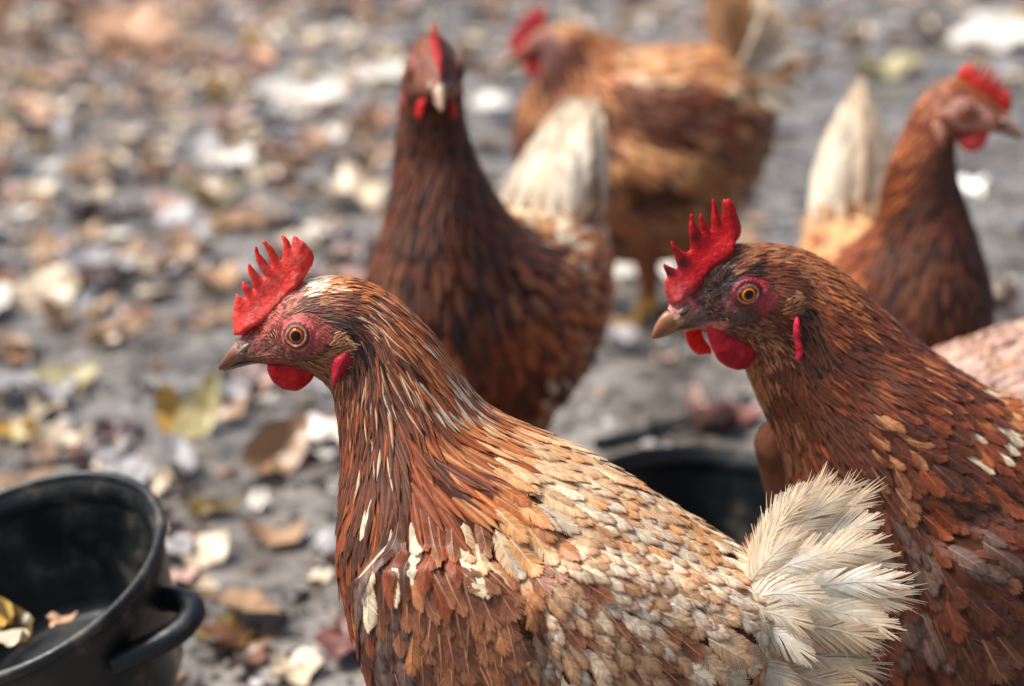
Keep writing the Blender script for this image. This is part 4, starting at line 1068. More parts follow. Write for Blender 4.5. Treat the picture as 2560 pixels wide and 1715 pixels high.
UP1 = [((557, 904), (561, 914), .5), ((564, 890), (575, 909), 2.0), ((577, 868), (597, 896), 3.4), ((592, 846), (625, 882), 4.8), ((612, 832), (658, 872), 6.4), ((650, 834), (690, 868), 8.6), ((700, 852), (728, 874), 10.6), ((722, 866), (738, 878), 10.2)]
LO1 = [((565, 911), (572, 917), .8), ((600, 894), (610, 904), 2.6), ((640, 880), (640, 894), 4.3), ((680, 870), (676, 889), 6.2), ((715, 872), (712, 888), 9.0)]
BEAKC1 = ((116, 72, 52), (136, 112, 98), (124, 84, 54), (124, 110, 100))
h1.beak(UP1, LO1, P1, BEAKC1, ((629, 842), (643, 832), 6.0))
LID1 = ((176, 120, 100), (90, 50, 44), (176, 84, 78), (184, 66, 64))
h1.eye((754, 800), P1, ((186, 92, 28), (112, 44, 14)), LID1, sclera=(90, 76, 74))
# tail
T1 = [((1860, 1450), (1930, 1330), (2042, 1196), -.004, -.006, 9, 'cream'), ((1870, 1440), (1960, 1310), (2085, 1205), .004, .004, 12, 'cream'), ((1870, 1445), (1980, 1320), (2140, 1215), -.002, .002, 13, 'cream'), ((1875, 1455), (2010, 1340), (2185, 1250), .004, .006, 14, 'cream'),
      ((1875, 1460), (2030, 1365), (2215, 1290), .000, .002, 14, 'white'), ((1870, 1470), (2030, 1390), (2235, 1330), -.006, -.006, 14, 'cream'), ((1860, 1480), (2040, 1420), (2262, 1385), -.002, -.004, 15, 'cream'), ((1850, 1490), (2050, 1440), (2288, 1425), -.008, -.010, 15, 'white'),
      ((1870, 1500), (2050, 1470), (2280, 1480), -.006, -.008, 15, 'cream'), ((1860, 1510), (2050, 1490), (2262, 1545), -.010, -.014, 15, 'cream'), ((1860, 1530), (2030, 1530), (2205, 1560), -.012, -.016, 15, 'creamtan'), ((1880, 1550), (2040, 1560), (2200, 1600), -.006, -.010, 15, 'cream'),
      ((1860, 1570), (2010, 1600), (2180, 1650), -.010, -.014, 16, 'creamtan'), ((1850, 1600), (1990, 1650), (2140, 1690), -.012, -.018, 16, 'creamtan'), ((1840, 1640), (1960, 1690), (2110, 1730), -.014, -.020, 16, 'cream'), ((1830, 1680), (1930, 1730), (2060, 1780), -.016, -.022, 16, 'creamtan'),
      ((1860, 1470), (1940, 1440), (2060, 1450), -.016, -.020, 11, 'white'), ((1850, 1490), (1930, 1480), (2020, 1510), -.018, -.024, 11, 'cream'), ((1840, 1520), (1930, 1520), (2030, 1580), -.020, -.026, 11, 'white'), ((1840, 1560), (1900, 1600), (1990, 1660), -.020, -.027, 11, 'cream'),
      ((1870, 1440), (1920, 1370), (2010, 1290), -.012, -.014, 10, 'cream'), ((1880, 1450), (1970, 1380), (2090, 1350), -.012, -.016, 11, 'white')]
T1M = [(r[0], r[1], (r[2][0] - 20, r[2][1] + 8), -r[3] + .014, -r[4] + .020, r[5], r[6]) for r in T1[1:16:2]]
TP = {'cream': 'ivory', 'white': 'snow', 'creamtan': 'cream'}
sht = lambda r, k: (r[0], r[1], (r[0][0] + (r[2][0] - r[0][0]) * k, r[0][1] + (r[2][1] - r[0][1]) * k))
h1.quills([(*sht(r, .90), *r[3:5], r[5] * 1.15, TP[r[6]]) for r in T1[1:]], P1, nb=110, loose=.05, blunt=.62, b0=46, b1=12, bpow=1.5, stretch=1.3, seg=5, curl=-.12, clump=.05, tipw=.5, camber=.25)
h1.quills([(*sht(r, .88), r[3] + .004, r[4] + .006, r[5] * 1.6, 'ivory') for r in T1[0:4] + T1[8:14:2]], P1, nb=80, loose=.20, blunt=.9, b0=30, b1=8, bpow=1.0, stretch=1.1, seg=6, curl=.2, clump=.10, tipw=.15)
h1.legs((P1(1400, 1900)[0], P1(1450, 1900)[0]), top=max(.11, P1(1350, 1900)[1]))

# ------------------------------------------------------------------ hen 2: the red-brown hen on the right
COMB2 = [Z2(*p) for p in [(195, 960), (165, 890), (145, 830), (150, 745), (172, 715), (160, 680), (138, 630), (136, 606), (150, 602), (190, 625), (250, 650), (262, 628), (240, 560), (215, 470), (198, 415), (210, 407), (235, 435), (270, 470), (310, 500), (345, 515), (375, 510), (392, 485), (388, 440), (376, 370), (374, 280), (388, 235), (382, 195), (400, 185), (418, 200), (425, 250), (450, 290), (475, 325), (490, 352), (496, 345), (480, 290), (474, 230), (480, 195), (498, 193), (515, 235), (545, 285), (578, 338), (586, 325), (588, 220), (594, 130), (590, 75), (602, 65), (618, 85), (632, 130), (655, 190), (668, 245), (678, 268), (682, 180), (684, 90), (695, 66), (708, 78), (722, 70), (740, 68), (770, 95), (795, 150), (812, 205), (832, 260), (847, 320), (846, 355), (832, 400), (800, 440), (785, 480), (770, 540), (650, 640), (560, 700), (500, 800), (430, 880), (330, 900), (260, 950)]]
WAT2 = [Z2(*p) for p in [(478, 1130), (485, 1210), (510, 1300), (560, 1390), (650, 1460), (750, 1497), (830, 1490), (895, 1425), (932, 1340), (938, 1280), (915, 1225), (870, 1200), (800, 1180), (640, 1130), (540, 1105)]]
WAT2B = [Z2(*p) for p in [(395, 1205), (400, 1290), (440, 1380), (510, 1455), (580, 1478), (655, 1468), (640, 1400), (560, 1300), (520, 1200)]]
EAR2 = [Z2(*p) for p in [(1165, 985), (1135, 1040), (1128, 1120), (1145, 1220), (1160, 1300), (1160, 1355), (1190, 1358), (1212, 1320), (1218, 1270), (1202, 1170), (1195, 1080), (1185, 1010)]]
FACE2 = [(1648, 765), (1655, 730), (1690, 690), (1725, 668), (1760, 668), (1790, 668), (1850, 668), (1880, 688), (1890, 715), (1876, 742), (1858, 760), (1840, 785), (1800, 800), (1740, 808), (1665, 802)]
SKIN2 = [(1655, 755, (186, 120, 118)), (1690, 730, (190, 96, 104)), (1665, 785, (150, 120, 90)), (1720, 770, (96, 76, 70)), (1715, 720, (96, 50, 52)), (1735, 690, (44, 36, 34)), (1735, 730, (46, 40, 38)), (1750, 760, (62, 58, 54)), (1790, 770, (78, 66, 58)), (1780, 745, (110, 62, 60)), (1830, 765, (80, 64, 54)),
         (1790, 665, (50, 36, 34)), (1760, 670, (40, 34, 32)), (1858, 682, (150, 34, 46)), (1882, 715, (120, 40, 42)), (1866, 742, (136, 46, 50)), (1840, 758, (84, 52, 46)), (1850, 700, (150, 50, 56)), (1890, 690, (90, 40, 36)), (1885, 740, (110, 52, 46)), (1800, 800, (70, 50, 42)), (1745, 795, (190, 110, 100)), (1770, 780, (200, 120, 100)), (1850, 810, (70, 46, 34)), (1690, 800, (90, 70, 56))]
ST2 = [((1655, 757), (1668, 800), 5), ((1695, 695), (1725, 806), 9), ((1745, 642), (1790, 832), 13), ((1810, 610), (1838, 862), 16), ((1880, 606), (1856, 900), 18), ((1960, 614), (1875, 945), 21), ((2040, 640), (1900, 1005), 25),
       ((2120, 692), (1930, 1065), 30), ((2200, 766), (1954, 1130), 36), ((2280, 838), (1976, 1210), 44), ((2360, 902), (1990, 1310), 52), ((2440, 955), (1994, 1430), 61), ((2540, 1005), (2008, 1580), 69), ((2660, 1055), (2060, 1750), 75),
       ((2800, 1115), (2200, 1930), 77), ((2950, 1185), (2450, 2080), 72), ((3080, 1255), (2750, 2080), 58), ((3180, 1305), (3000, 1900), 40), ((3250, 1335), (3200, 1650), 15)]
fr2 = Frame((.27, .897), math.radians(8))
P2 = fr2.P
pv2 = P2(1960, 720)
h2 = Hen('hen', 'dark red-brown hen with upright red comb and amber eye on the right, facing left', fr2,
         pose=head_turn(pv2[0], math.radians(10), P2(1960, 960)[1], P2(1960, 830)[1], (P2(2060, 720)[0], P2(1970, 720)[0])))
lump2 = [('disc', 1832, 704, .0085, .0022), ('disc', 1875, 725, .010, .002), ('disc', 1925, 730, .010, .003), ('disc', 1745, 740, .008, -.001),
         ('poly', [(1930, 1140), (1985, 1100), (2040, 1200), (2030, 1340), (1960, 1360), (1935, 1280)], None, .008, .024, 1),
         ('poly', [(2250, 1260), (2400, 1180), (2560, 1180), (2800, 1250), (2900, 1500), (2700, 1800), (2400, 1750), (2280, 1550), (2240, 1400)], None, .012, .009),
         ('poly', [(2180, 880), (2330, 900), (2420, 1000), (2470, 1130), (2350, 1180), (2200, 1150), (2130, 1000)], None, .012, .005)]
EGG = [.3, .42, .42, .30, .15] + [0] * 30
st = [[*P2(*a), *P2(*b_), w * .001, EGG[i]] for i, (a, b_, w) in enumerate(ST2)]
h2.body(st, lump2, P2, SKIN2, FACE2, nr=300, nc=128)
G2 = [
    (1770, 650, .6, -.7, 5, 1.2, 'h', 'black*2 dark'), (1800, 640, .9, -.3, 6, 1.3, 'h', 'dark brown chest'), (1840, 620, 1, -.05, 6, 1.5, 'h', 'brown rust tan'), (1850, 660, 1, .05, 6, 1.4, 'h', 'black*2 dark'), (1900, 625, 1, .1, 7, 1.6, 'h', 'brown rust chest tan'), (1890, 665, 1, .25, 7, 1.5, 'h', 'chest dark rust'),
    (1960, 640, 1, .25, 8, 1.8, 'h', 'rust brown tan chest'), (1930, 680, .95, .4, 7, 1.6, 'h', 'dark*2 chest'), (2020, 660, .95, .4, 9, 2.0, 'h', 'rust_lite rust chest brown'), (1990, 720, .85, .5, 9, 2.0, 'h', 'chest rust brown'), (1960, 760, .6, .8, 9, 1.9, 'h', 'dark*2 black'), (2080, 700, .85, .55, 10, 2.3, 'h', 'rust rust_lite orange chest'),
    (2050, 760, .85, .55, 11, 2.4, 'h', 'rust chest*2'), (1980, 840, .6, .8, 10, 2.2, 'h', 'dark*2 black chest'), (1900, 870, .3, .9, 9, 2.0, 'h', 'dark*2 chest'), (1860, 900, .2, 1, 8, 1.8, 'h', 'brown dark tan'), (2150, 770, .8, .6, 12, 2.8, 'h', 'rust chest*2 orange'), (2100, 830, .82, .58, 12, 2.8, 'h', 'chest*2 dark*3'), (2200, 830, .8, .6, 13, 3.2, 'h', 'rust chest*2 dark'),
    (1870, 950, .45, .9, 9, 2.2, 'h', 'tan brown rust'), (1930, 960, .65, .75, 12, 2.8, 'h', 'dark*2 chest'), (2030, 920, .8, .6, 13, 3.0, 'h', 'dark*2 chest rust'), (2150, 900, .85, .5, 15, 3.6, 'h', 'chest dark*2 rust'), (2260, 880, .8, .6, 15, 4, 'h', 'rust chest*2 orange'), (2330, 930, .75, .65, 16, 4.5, 'h', 'rust chest*2 orange'),
    (1950, 1050, .55, .83, 13, 4.0, 'h', 'brown chest dark rust'), (2050, 1030, .75, .65, 15, 4.0, 'h', 'dark*3 chest'), (2150, 1010, .8, .5, 17, 4.8, 'h', 'chest dark rust tan'), (2260, 980, .75, .62, 18, 5, 'h', 'chest dark*2 rust'), (2380, 1000, .7, .7, 20, 5.0, 'h', 'rust*5 orange*2 cream'), (2440, 1060, .6, .8, 22, 5.0, 'h', 'rust*6 orange*2 cream'),
    (2470, 990, .85, .5, 22, 10, 'b', 'rust_lite buff orange'), (2540, 1040, .8, .55, 24, 12, 'b', 'buff orange rust_lite'), (2520, 1120, .7, .7, 24, 11, 'b', 'buff rust_lite rust'), (2620, 1120, .8, .5, 24, 13, 'b', 'buff tan'), (2800, 1180, .85, .45, 24, 13, 'b', 'buff tan cream'), (3000, 1270, .85, .45, 24, 13, 'b', 'cream buff'),
    (1985, 1150, .4, .9, 15, 6, 'h', 'brown rust chest dark'), (2100, 1130, .6, .8, 18, 6, 'h', 'dark*2 chest brown'), (2220, 1110, .8, .5, 20, 6, 'h', 'dark*2 chest rust'), (2330, 1110, .75, .6, 22, 5.5, 'h', 'dark*2 rust chest'), (2400, 1150, .6, .8, 24, 5.5, 'h', 'rust dark*2 chest'), (2480, 1180, .55, .85, 26, 6, 'h', 'rust orange dark'),
    (2020, 1250, .35, .93, 20, 9, 'b', 'brown chest dark'), (2150, 1230, .5, .85, 22, 10, 'b', 'dark chest greyb'), (2280, 1220, .85, .4, 26, 11, 'b', 'dark greyb chest'), (2330, 1290, .8, .6, 26, 15, 'b', 'chest brown dark'), (2430, 1280, .7, .6, 26, 16, 'b', 'brown2 chest rust'), (2540, 1260, .8, .5, 26, 15, 'b', 'brown tan rust_lite'),
    (2050, 1380, .3, .95, 24, 12, 'b', 'dark chest'), (2200, 1400, .45, .9, 25, 13, 'b', 'dark chest greyb'), (2360, 1390, .6, .8, 25, 14, 'b', 'brown2 chest'), (2500, 1370, .65, .75, 25, 15, 'b', 'brown2 chest rust'), (2150, 1550, .4, .9, 24, 13, 'b', 'dark*2 chest'), (2350, 1530, .5, .85, 24, 13, 'b', 'dark chest'), (2500, 1520, .55, .85, 24, 13, 'b', 'dark chest brown2'), (2700, 1450, .7, .7, 26, 14, 'b', 'brown2 chest'), (2300, 1680, .5, .85, 24, 13, 'b', 'dark*2 chest'), (2500, 1680, .55, .8, 24, 13, 'b', 'dark*2 chest'),  # lower flank: its shade is put into the darker feather palettes
    (2700, 1750, .7, .6, 26, 14, 'b', 'dark chest'), (3000, 1600, .8, .4, 26, 14, 'b', 'tan buff'), (2300, 1900, .7, .5, 26, 14, 'b', 'dark chest'),
]
h2.plumage(Guides([(*r[:5], r[5] * 1.5, 'b', r[7]) if r[6] == 'h' and r[5] >= 4.4 else (*r[:5], r[5] * (.82 if r[6] == 'h' else 1), *r[6:]) for r in G2], P2), dens=.78, parts=220, nb=26, lift=.07)
FZ2 = [(1925, 725, .8, -.5, 5, 1.0, 'h', 'brown tan*2'), (1935, 705, .6, .4, 5, 1.0, 'h', 'tan'), (1890, 780, .95, .1, 5, .9, 'h', 'brown dark chest'), (1850, 790, 1, .1, 4, .8, 'h', 'dark brown'), (1800, 800, 1, .1, 3.5, .7, 'h', 'dark brown'), (1880, 840, .7, .7, 6, 1.0, 'h', 'brown dark tan'), (1760, 690, .4, -.9, 3, .6, 'h', 'black dark'), (1740, 735, .6, .5, 2.2, .5, 'h', 'black dark greyb')]
fz2 = np.array([P2(*p) for p in [(1890, 760), (1910, 715), (1945, 695), (1955, 730), (1930, 780), (1935, 860), (1870, 900), (1840, 850), (1760, 815), (1780, 790), (1850, 770)]])
fz2b = np.array([P2(*p) for p in [(1735, 660), (1770, 655), (1790, 668), (1760, 690), (1760, 730), (1790, 755), (1760, 775), (1730, 755), (1728, 700)]])
h2.plumage(Guides(FZ2, P2), dens=1.0, fuzz=True, lift=.25, skip=lambda p: ~(in_poly(p[:, [0, 2]], fz2) | in_poly(p[:, [0, 2]], fz2b)))
def comb_col2(P, d):
    c = np.tile(lin(196, 24, 30), (len(P), 1)); n = vnoise(P * 900, 5)[:, None]
    c = c * (.86 + .28 * n); b0 = P2(1670, 720)
    pale = .5 * np.exp(-((P - b0) ** 2).sum(1) / .008 ** 2)[:, None]; c = c * (1 - pale) + lin(206, 120, 120) * pale
    for (x, y, r) in ((1685, 640, .0040), (1652, 660, .0032), (1722, 580, .0030), (1800, 512, .0012), (1780, 520, .0010), (1665, 610, .0016)):
        k = np.exp(-((P - P2(x, y)) ** 2).sum(1) / r ** 2)[:, None] * .85; c = c * (1 - k) + lin(64, 40, 40) * k
    return c
h2.comb(COMB2, P2, comb_col2, thick=.0024, base=[(1652, 752), (1680, 722), (1720, 690), (1760, 645), (1815, 610)], bth=.005)
h2.flap('wattle', WAT2, P2, -.0085, -.0135, lin(178, 26, 42), thick=.0019, cup=-.002)
h2.flap('wattle', WAT2B, P2, .006, .010, lin(214, 30, 20), thick=.0019, cup=.001)
h2.flap('earlobe', EAR2, P2, -.0262, -.0275, lin(190, 40, 62), thick=.0022, cup=-.0015)
h2.flap('earlobe', EAR2, P2, .0262, .0275, lin(190, 40, 62), thick=.0022, cup=.0015)
UP2 = [((1611, 821), (1616, 829), .5), ((1617, 802), (1640, 820), 2.4), ((1630, 780), (1668, 808), 3.9), ((1650, 762), (1692, 797), 5.3), ((1675, 764), (1722, 788), 7.2), ((1722, 776), (1756, 789), 9.2), ((1765, 781), (1790, 793), 11), ((1785, 786), (1797, 794), 10.6)]
LO2 = [((1620, 823), (1626, 829), .8), ((1660, 808), (1665, 818), 3), ((1700, 796), (1702, 810), 4.6), ((1740, 788), (1738, 806), 6.4), ((1770, 792), (1770, 804), 9)]
BEAKC2 = ((132, 84, 56), (150, 122, 92), (176, 144, 98), (136, 114, 86))
h2.beak(UP2, LO2, P2, BEAKC2, ((1683, 752), (1699, 741), 6.4))
LID2 = ((170, 112, 98), (86, 42, 42), (118, 38, 44), (72, 42, 42))
h2.eye((1826, 704), P2, ((236, 140, 40), (184, 78, 16)), LID2, sclera=(176, 178, 186), open_=(1.16, .98))
T2 = [((3150, 1330), (3250, 1230), (3380 + 20 * i, 1080 + 90 * i), .0, .004 * (i - 3), 15, 'creamtan') for i in range(7)]
h2.quills(T2, P2, nb=26)
h2.legs((P2(2560, 1900)[0], P2(2640, 1900)[0]), top=max(.11, P2(2600, 2000)[1]))

# ------------------------------------------------------------------ the three hens behind, out of focus
E1 = P1(754, 800)
def head_map(ex, ez, s=1.0, tilt=0.0, mirror=False):
    """carries the side view of hen 1's head to another eye position (local metres)"""
    c, q = math.cos(tilt), math.sin(tilt)
    def f(px, py):
        v = (P1(px, py) - E1) * s
        return np.array([ex + v[0] * c - v[1] * q, ez + v[0] * q + v[1] * c])
    return f
def dress_head(h, mp, red=(206, 44, 44), wat=(190, 24, 30), ear=(196, 110, 96), eyecol=((170, 90, 34), (120, 56, 24)), comb_h=.0016, ck=1.0):
    f = lambda P, d: np.tile(lin(*red), (len(P), 1)) * (.85 + .3 * vnoise(P * 700, 5)[:, None])
    h.comb([(x, 780 + (y - 780) * ck) if y < 780 else (x, y) for x, y in COMB1], mp, f, h=comb_h)
    h.flap('wattle', WAT1, mp, -.0085, -.0125, lin(*wat), cup=-.002); h.flap('wattle', WAT1, mp, .0085, .0125, lin(*wat), cup=.002)
    h.flap('earlobe', EAR1, mp, -.0195, -.0215, lin(*ear)); h.flap('earlobe', EAR1, mp, .0195, .0215, lin(*ear))
    h.beak(UP1, LO1, mp, ((150, 116, 90), (190, 172, 156), (150, 120, 96), (170, 156, 140)), ((629, 842), (643, 832), 6.0))
    h.eye((754, 800), mp, eyecol, ((130, 84, 66), (70, 40, 34), (116, 66, 54), (120, 66, 54)))
ident = lambda x, y: np.array([x, y])
CAN = [(-.066, .398, -.100, .330, .021), (-.056, .375, -.106, .310, .024), (-.046, .345, -.113, .288, .030), (-.034, .315, -.121, .264, .038), (-.018, .290, -.127, .238, .049), (.005, .272, -.129, .203, .061),
       (.035, .262, -.118, .163, .069), (.065, .256, -.085, .123, .073), (.095, .252, -.030, .103, .073), (.125, .250, .035, .103, .065), (.150, .248, .095, .123, .051), (.168, .242, .140, .160, .033), (.178, .232, .168, .195, .012)]
CANG = [(-.10, .405, 1, .1, 7, 2, 'h', 'N'), (-.075, .385, .6, -.8, 10, 2.5, 'h', 'N'), (-.095, .35, .2, -1, 11, 2.6, 'h', 'D'), (-.06, .34, .4, -.9, 16, 3.4, 'h', 'N'), (-.10, .30, .1, -1, 16, 4, 'h', 'D'), (-.05, .30, .5, -.87, 20, 5, 'h', 'N'), (-.11, .25, .1, -1, 20, 8, 'h', 'D'),
        (-.03, .27, .8, -.6, 22, 6, 'h', 'N'), (.03, .26, .98, -.2, 24, 11, 'b', 'B'), (.09, .25, 1, -.05, 24, 12, 'b', 'B'), (.14, .24, 1, .1, 24, 12, 'b', 'R'), (-.11, .19, .3, -.95, 24, 12, 'b', 'F'), (-.06, .22, .5, -.85, 24, 11, 'b', 'W'), (0, .22, .8, -.6, 24, 12, 'b', 'W'), (.07, .21, .9, -.4, 26, 13, 'b', 'W'),
        (-.08, .14, .6, -.8, 26, 13, 'b', 'F'), (0, .15, .8, -.55, 26, 13, 'b', 'U'), (.08, .15, .85, -.4, 26, 13, 'b', 'U'), (.14, .19, .8, -.4, 26, 13, 'b', 'R'), (0, .11, .9, -.3, 26, 13, 'b', 'U')]
def can_guides(pal, s=1.0):
    return Guides([(r[0] * s, r[1] * s, r[2], r[3], r[4] * s, r[5] * s, r[6], pal[r[7]]) for r in CANG], ident)
FACE_M = [(640, 812), (700, 775), (728, 760), (760, 752), (795, 758), (818, 780), (824, 805), (812, 828), (780, 858), (700, 878), (640, 872)]
def canonical(name, label, frame, s, pal, turn, eye=(-.104, .394), tilt=.12, tail=None, skin=SKIN1, drop=0.0, pitch=0.0):
    pose0 = head_turn(-.085 * s, turn, .28 * s, .36 * s, (.03 * s, -.03 * s))
    h = Hen(name, label, frame, pose=pose0)
    mp = head_map(eye[0] * s, eye[1] * s, s, tilt)
    st = [[*mp(*a), *mp(*b_), w * .001 * s, EGG[i]] for i, (a, b_, w) in enumerate(ST1[:5])] + [[q * s for q in r] + [0] for r in CAN]
    lumps = [('disc', 762, 800, .0085, .0022), ('disc', 850, 825, .009, .002)]
    h.body(st, lumps, mp, skin, FACE_M, nr=200, nc=80)
    # a folded wing swells the flank
    h.plumage(can_guides(pal, s), dens=1.0, nb=9)
    return h, mp
def fan(h, root, tips, mid_k, widths, pal, ys, tilt=.75, slope=0.0):
    rows = []
    for i, t in enumerate(tips):
        mid = (root[0] + (t[0] - root[0]) * .5 + mid_k[0], root[1] + (t[1] - root[1]) * .5 + mid_k[1])
        for y in ys: rows.append((root, mid, (t[0], t[1] - slope * y), y * .3, y, widths, pal[i % len(pal)], tilt))
    h.quills(rows, ident, nb=40, loose=.12, blunt=.9, b0=38, b1=12, bpow=1.0)

# hen 3: standing upright, looking at the camera
h3, mp3 = canonical('hen', 'dark-necked hen with white tail standing upright and looking at the camera', Frame((-.020, 1.31), math.radians(66)), 1.08,
    {'N': 'chest rust dark', 'D': 'black dark*2 chest', 'B': 'buff rust_lite cream', 'R': 'white cream', 'F': 'dark rust chest orange', 'W': 'chest rust tan rust_lite', 'U': 'tan chest cream'}, math.radians(32), tilt=-.18, skin=[(x, y, (112, 66, 48) if (x, y) != (800, 770) else (170, 70, 60)) for x, y, c in SKIN1])
dress_head(h3, mp3, red=(196, 60, 60), ear=(190, 70, 60), ck=.62)
rows = []
for lay, yo in enumerate((-.030, -.015, .0, .015, .030)):
    for i, (a, c) in enumerate((((.095, .272), (.150, .326)), ((.112, .270), (.163, .343)), ((.128, .266), (.176, .356)), ((.142, .260), (.190, .354)), ((.152, .250), (.202, .338)), ((.158, .238), (.208, .312)), ((.160, .225), (.206, .285)))):
        rows.append((a, c, yo, -.008 + yo * .35, 13, ('snow', 'snow', 'ivory', 'snow')[(i + lay) % 4]))
rows += [((.085 + .012 * i, .262 - .004 * i), (.135 + .011 * i, .305 - .012 * abs(i - 2)), yo, -.004 + yo * .7, 13, ('creamtan', 'cream', 'buff')[(i + k) % 3]) for k, yo in enumerate((-.034, -.017, .0, .017, .034)) for i in range(6)]
h3.vanes(rows, ident, tilt=1.1)
h3.legs((.01, .03), top=.15)

# hen 4: at the back, side on, facing left
fr4 = Frame((.147, 1.935), 0.0); P4 = fr4.P
h4 = Hen('hen', 'tan-brown hen with raised pale tail, farthest back, side on', fr4)
e4 = P4(1346, 118); mp4 = head_map(e4[0], e4[1], 1.0, -.05)
ST4 = [((1440, 58), (1300, 262), 28), ((1500, 88), (1285, 310), 36), ((1560, 110), (1283, 370), 48), ((1630, 118), (1303, 450), 60), ((1700, 116), (1370, 555), 70), ((1770, 116), (1490, 632), 74), ((1840, 136), (1640, 655), 68), ((1890, 184), (1790, 595), 52), ((1920, 244), (1880, 470), 30), ((1938, 292), (1925, 380), 9)]
st = [[*mp4(*a), *mp4(*b_), w * .001] for a, b_, w in ST1[:4]] + [[*P4(*a), *P4(*b_), w * .001] for a, b_, w in ST4]
lump4 = [('poly', [(1480, 200), (1620, 170), (1820, 200), (1890, 280), (1850, 420), (1700, 420), (1560, 420), (1500, 320)], None, .010, .016), ('disc', 762 - 754 + 1346, 118, .0085, .002),
         ('poly', [(1470, 330), (1560, 330), (1640, 360), (1720, 385), (1720, 420), (1640, 425), (1520, 430), (1450, 420)], None, .010, .012)]
h4.body(st, lump4[:1] + lump4[2:], P4, [(x, y, tuple(int(v * .55) for v in c)) for x, y, c in SKIN1] and [(1300, 100, (150, 60, 50)), (1350, 110, (110, 60, 50)), (1390, 120, (90, 50, 40))], [(1285, 110), (1310, 85), (1370, 75), (1405, 110), (1390, 150), (1330, 165), (1295, 140)], nr=200, nc=80)
G4 = [(1400, 70, .9, .2, 9, 2.4, 'h', 'rust_lite tan buff'), (1420, 120, .8, .6, 12, 3, 'h', 'dark chest'), (1380, 170, .5, .85, 12, 3, 'h', 'dark chest'), (1480, 110, .8, .5, 16, 4, 'h', 'tan rust_lite'), (1430, 190, .5, .85, 18, 5, 'h', 'tan brown rust_lite'), (1330, 230, .2, 1, 18, 6, 'h', 'tan brown'), (1300, 320, .2, 1, 22, 10, 'b', 'brown chest'),
      (1600, 130, .95, .15, 24, 12, 'b', 'tan buff creamtan'), (1760, 130, .95, .1, 24, 12, 'b', 'tan buff'), (1850, 170, .9, .1, 24, 12, 'b', 'creamtan tan'), (1600, 240, .9, .4, 24, 13, 'b', 'brown2 brown chest'), (1750, 260, .9, .4, 26, 13, 'b', 'brown brown2 rust'), (1860, 300, .8, .5, 26, 13, 'b', 'tan brown'), (1480, 280, .5, .85, 24, 12, 'b', 'tan buff brown'), (1560, 360, .85, .5, 26, 13, 'b', 'tan buff'), (1600, 430, .9, .3, 20, 10, 'b', 'dark chest'), (1680, 380, .9, .4, 26, 13, 'b', 'tan buff'),
      (1400, 400, .3, .95, 26, 13, 'b', 'brown rust_lite'), (1550, 480, .6, .8, 26, 13, 'b', 'brown rust_lite tan'), (1700, 500, .8, .5, 26, 14, 'b', 'tan brown'), (1820, 500, .8, .5, 26, 14, 'b', 'creamtan tan'), (1600, 600, .7, .6, 26, 14, 'b', 'tan brown rust_lite'), (1500, 580, .6, .8, 26, 14, 'b', 'brown chest')]
h4.plumage(Guides(G4, P4), dens=1.0, nb=9)
dress_head(h4, mp4, red=(214, 60, 64), ear=(150, 70, 60))
rows = []
for i, (tx, ty) in enumerate([(1790, -60), (1830, -75), (1870, -60), (1905, -30), (1935, 10), (1958, 55), (1972, 105), (1982, 160), (1985, 205), (1965, 250)]):
    for y in (-.03, -.01, .012):
        rows.append(((1830, 190), ((1830 + tx) / 2 - 4, (190 + ty) / 2 - 6), (tx, ty), y * .3, y, 19, ['ivory', 'snow', 'creamtan', 'snow', 'ivory'][(i + (y > 0)) % 5] if i > 1 else 'creamtan', .2))
h4.vanes([(r[0], r[2], r[3], r[4], 21, r[6]) for r in rows], P4, tilt=.8)
h4.legs((P4(1590, 700)[0], P4(1690, 700)[0]), y=.034, top=P4(1600, 640)[1] + .0, th=.6)

# hen 5: on the right, body towards the camera, head turned right
h5, mp5 = canonical('hen', 'rust-necked hen with mottled dark breast behind the dark red-brown hen, looking right', Frame((.322, 1.385), math.radians(96.5)), .965,
    {'N': 'rust*2 orange chest', 'D': 'dark*2 black chest', 'B': 'buff*2 creamtan tan', 'R': 'cream creamtan', 'F': 'mott2*2 mott dark', 'W': 'brown rust_lite tan', 'U': 'chest tan'}, math.radians(66), tilt=-.10, skin=[(x, y, (172, 120, 104)) for x, y, c in SKIN1])
dress_head(h5, mp5, red=(206, 52, 44), wat=(206, 70, 66), ear=(196, 140, 118), ck=.75)
rows = []
for lay, xo in enumerate((0, .014, .028)):
    for k in range(-3, 4):
        rows.append(((.118 + xo, .215), (.140 + xo, .368 - .010 * abs(k) - .012 * lay), .030 * k / 3, .014 * k / 3 - .004, 17, 'ivory' if k in (0, 1) and lay == 0 else 'snow'))
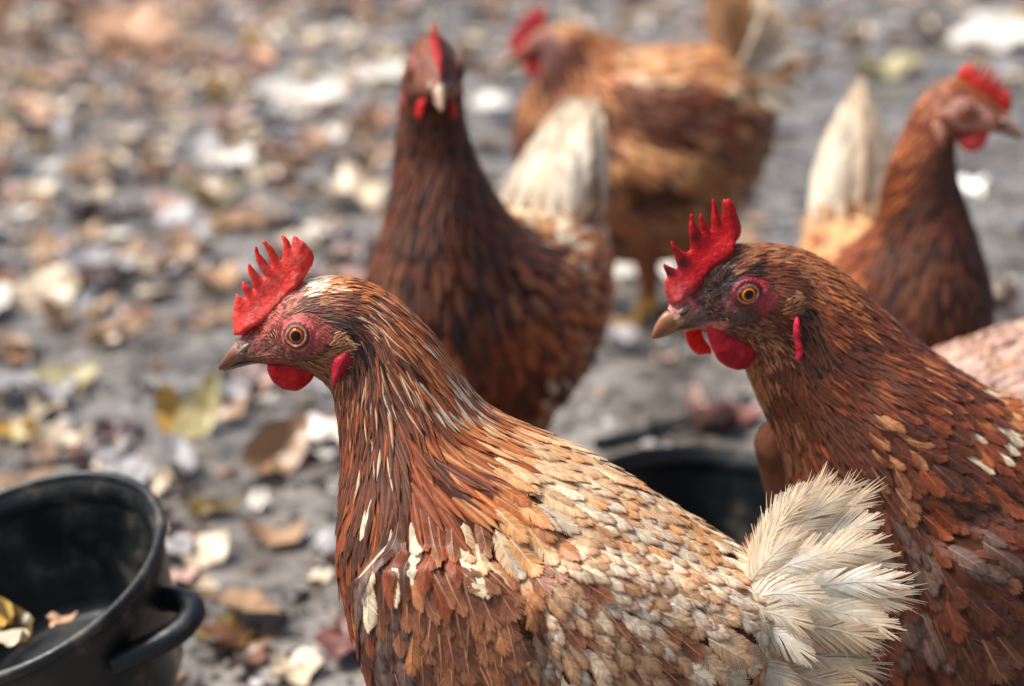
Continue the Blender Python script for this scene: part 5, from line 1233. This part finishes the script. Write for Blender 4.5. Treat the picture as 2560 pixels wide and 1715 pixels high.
rows += [((.100, .205), (.125, .275 - .006 * abs(k)), .034 * k / 3, .026 * k / 3, 14, ('creamtan', 'tan', 'cream')[k % 3]) for k in range(-3, 4)]
rows += [((.105, .20), (.150, .235), .040 * k / 3, .034 * k / 3, 14, ('tan', 'creamtan')[k % 2]) for k in range(-3, 4)]
h5.vanes(rows, ident, tilt=2.2)
h5.legs((.0, .03), top=.13)

# hen 6: at the right edge, head down, only its pale back shows
fr6 = Frame((.345, 1.125), math.radians(10))
h6 = Hen('hen', 'pale pinkish-buff hen feeding at the right edge, only its back showing', fr6)
ST6 = [(-.22, .05, -.215, .038, .006), (-.212, .072, -.20, .035, .014), (-.195, .095, -.182, .042, .018), (-.172, .120, -.155, .065, .022), (-.145, .155, -.135, .085, .030), (-.11, .200, -.115, .100, .045), (-.06, .235, -.085, .105, .060), (0, .255, -.04, .105, .070), (.06, .268, .03, .105, .072), (.11, .278, .09, .125, .060), (.15, .285, .135, .165, .040), (.175, .285, .17, .235, .012)]
h6.body([list(r) for r in ST6], [], ident, None, None, nr=140, nc=70)
h6.plumage(Guides([(-.2, .07, .6, .8, 10, 3, 'h', 'rust chest'), (-.13, .16, .7, .6, 18, 6, 'h', 'tan pink'), (-.05, .22, .9, .2, 22, 11, 'b', 'pink*3 laced2'), (.05, .25, 1, .1, 20, 11, 'b', 'pink*3 laced'), (.13, .26, .9, .3, 22, 11, 'b', 'pink cream'), (0, .17, .9, -.3, 24, 12, 'b', 'pink laced2'), (.1, .18, .9, -.2, 24, 12, 'b', 'pink tan'), (0, .12, 1, 0, 26, 12, 'b', 'tan')], ident), dens=.85, nb=12)
mp6 = lambda px, py: (lambda v: np.array([-.205 + v[0] * math.cos(.9) - v[1] * math.sin(.9), .062 + v[0] * math.sin(.9) + v[1] * math.cos(.9)]))(P1(px, py) - E1)
dress_head(h6, mp6)
fan(h6, (.15, .26), [(.18, .36), (.205, .355), (.225, .335), (.235, .31)], (0, .004), 17, ['cream', 'white', 'creamtan'], (-.025, 0, .025))
h6.legs((-.01, .03), top=.14)
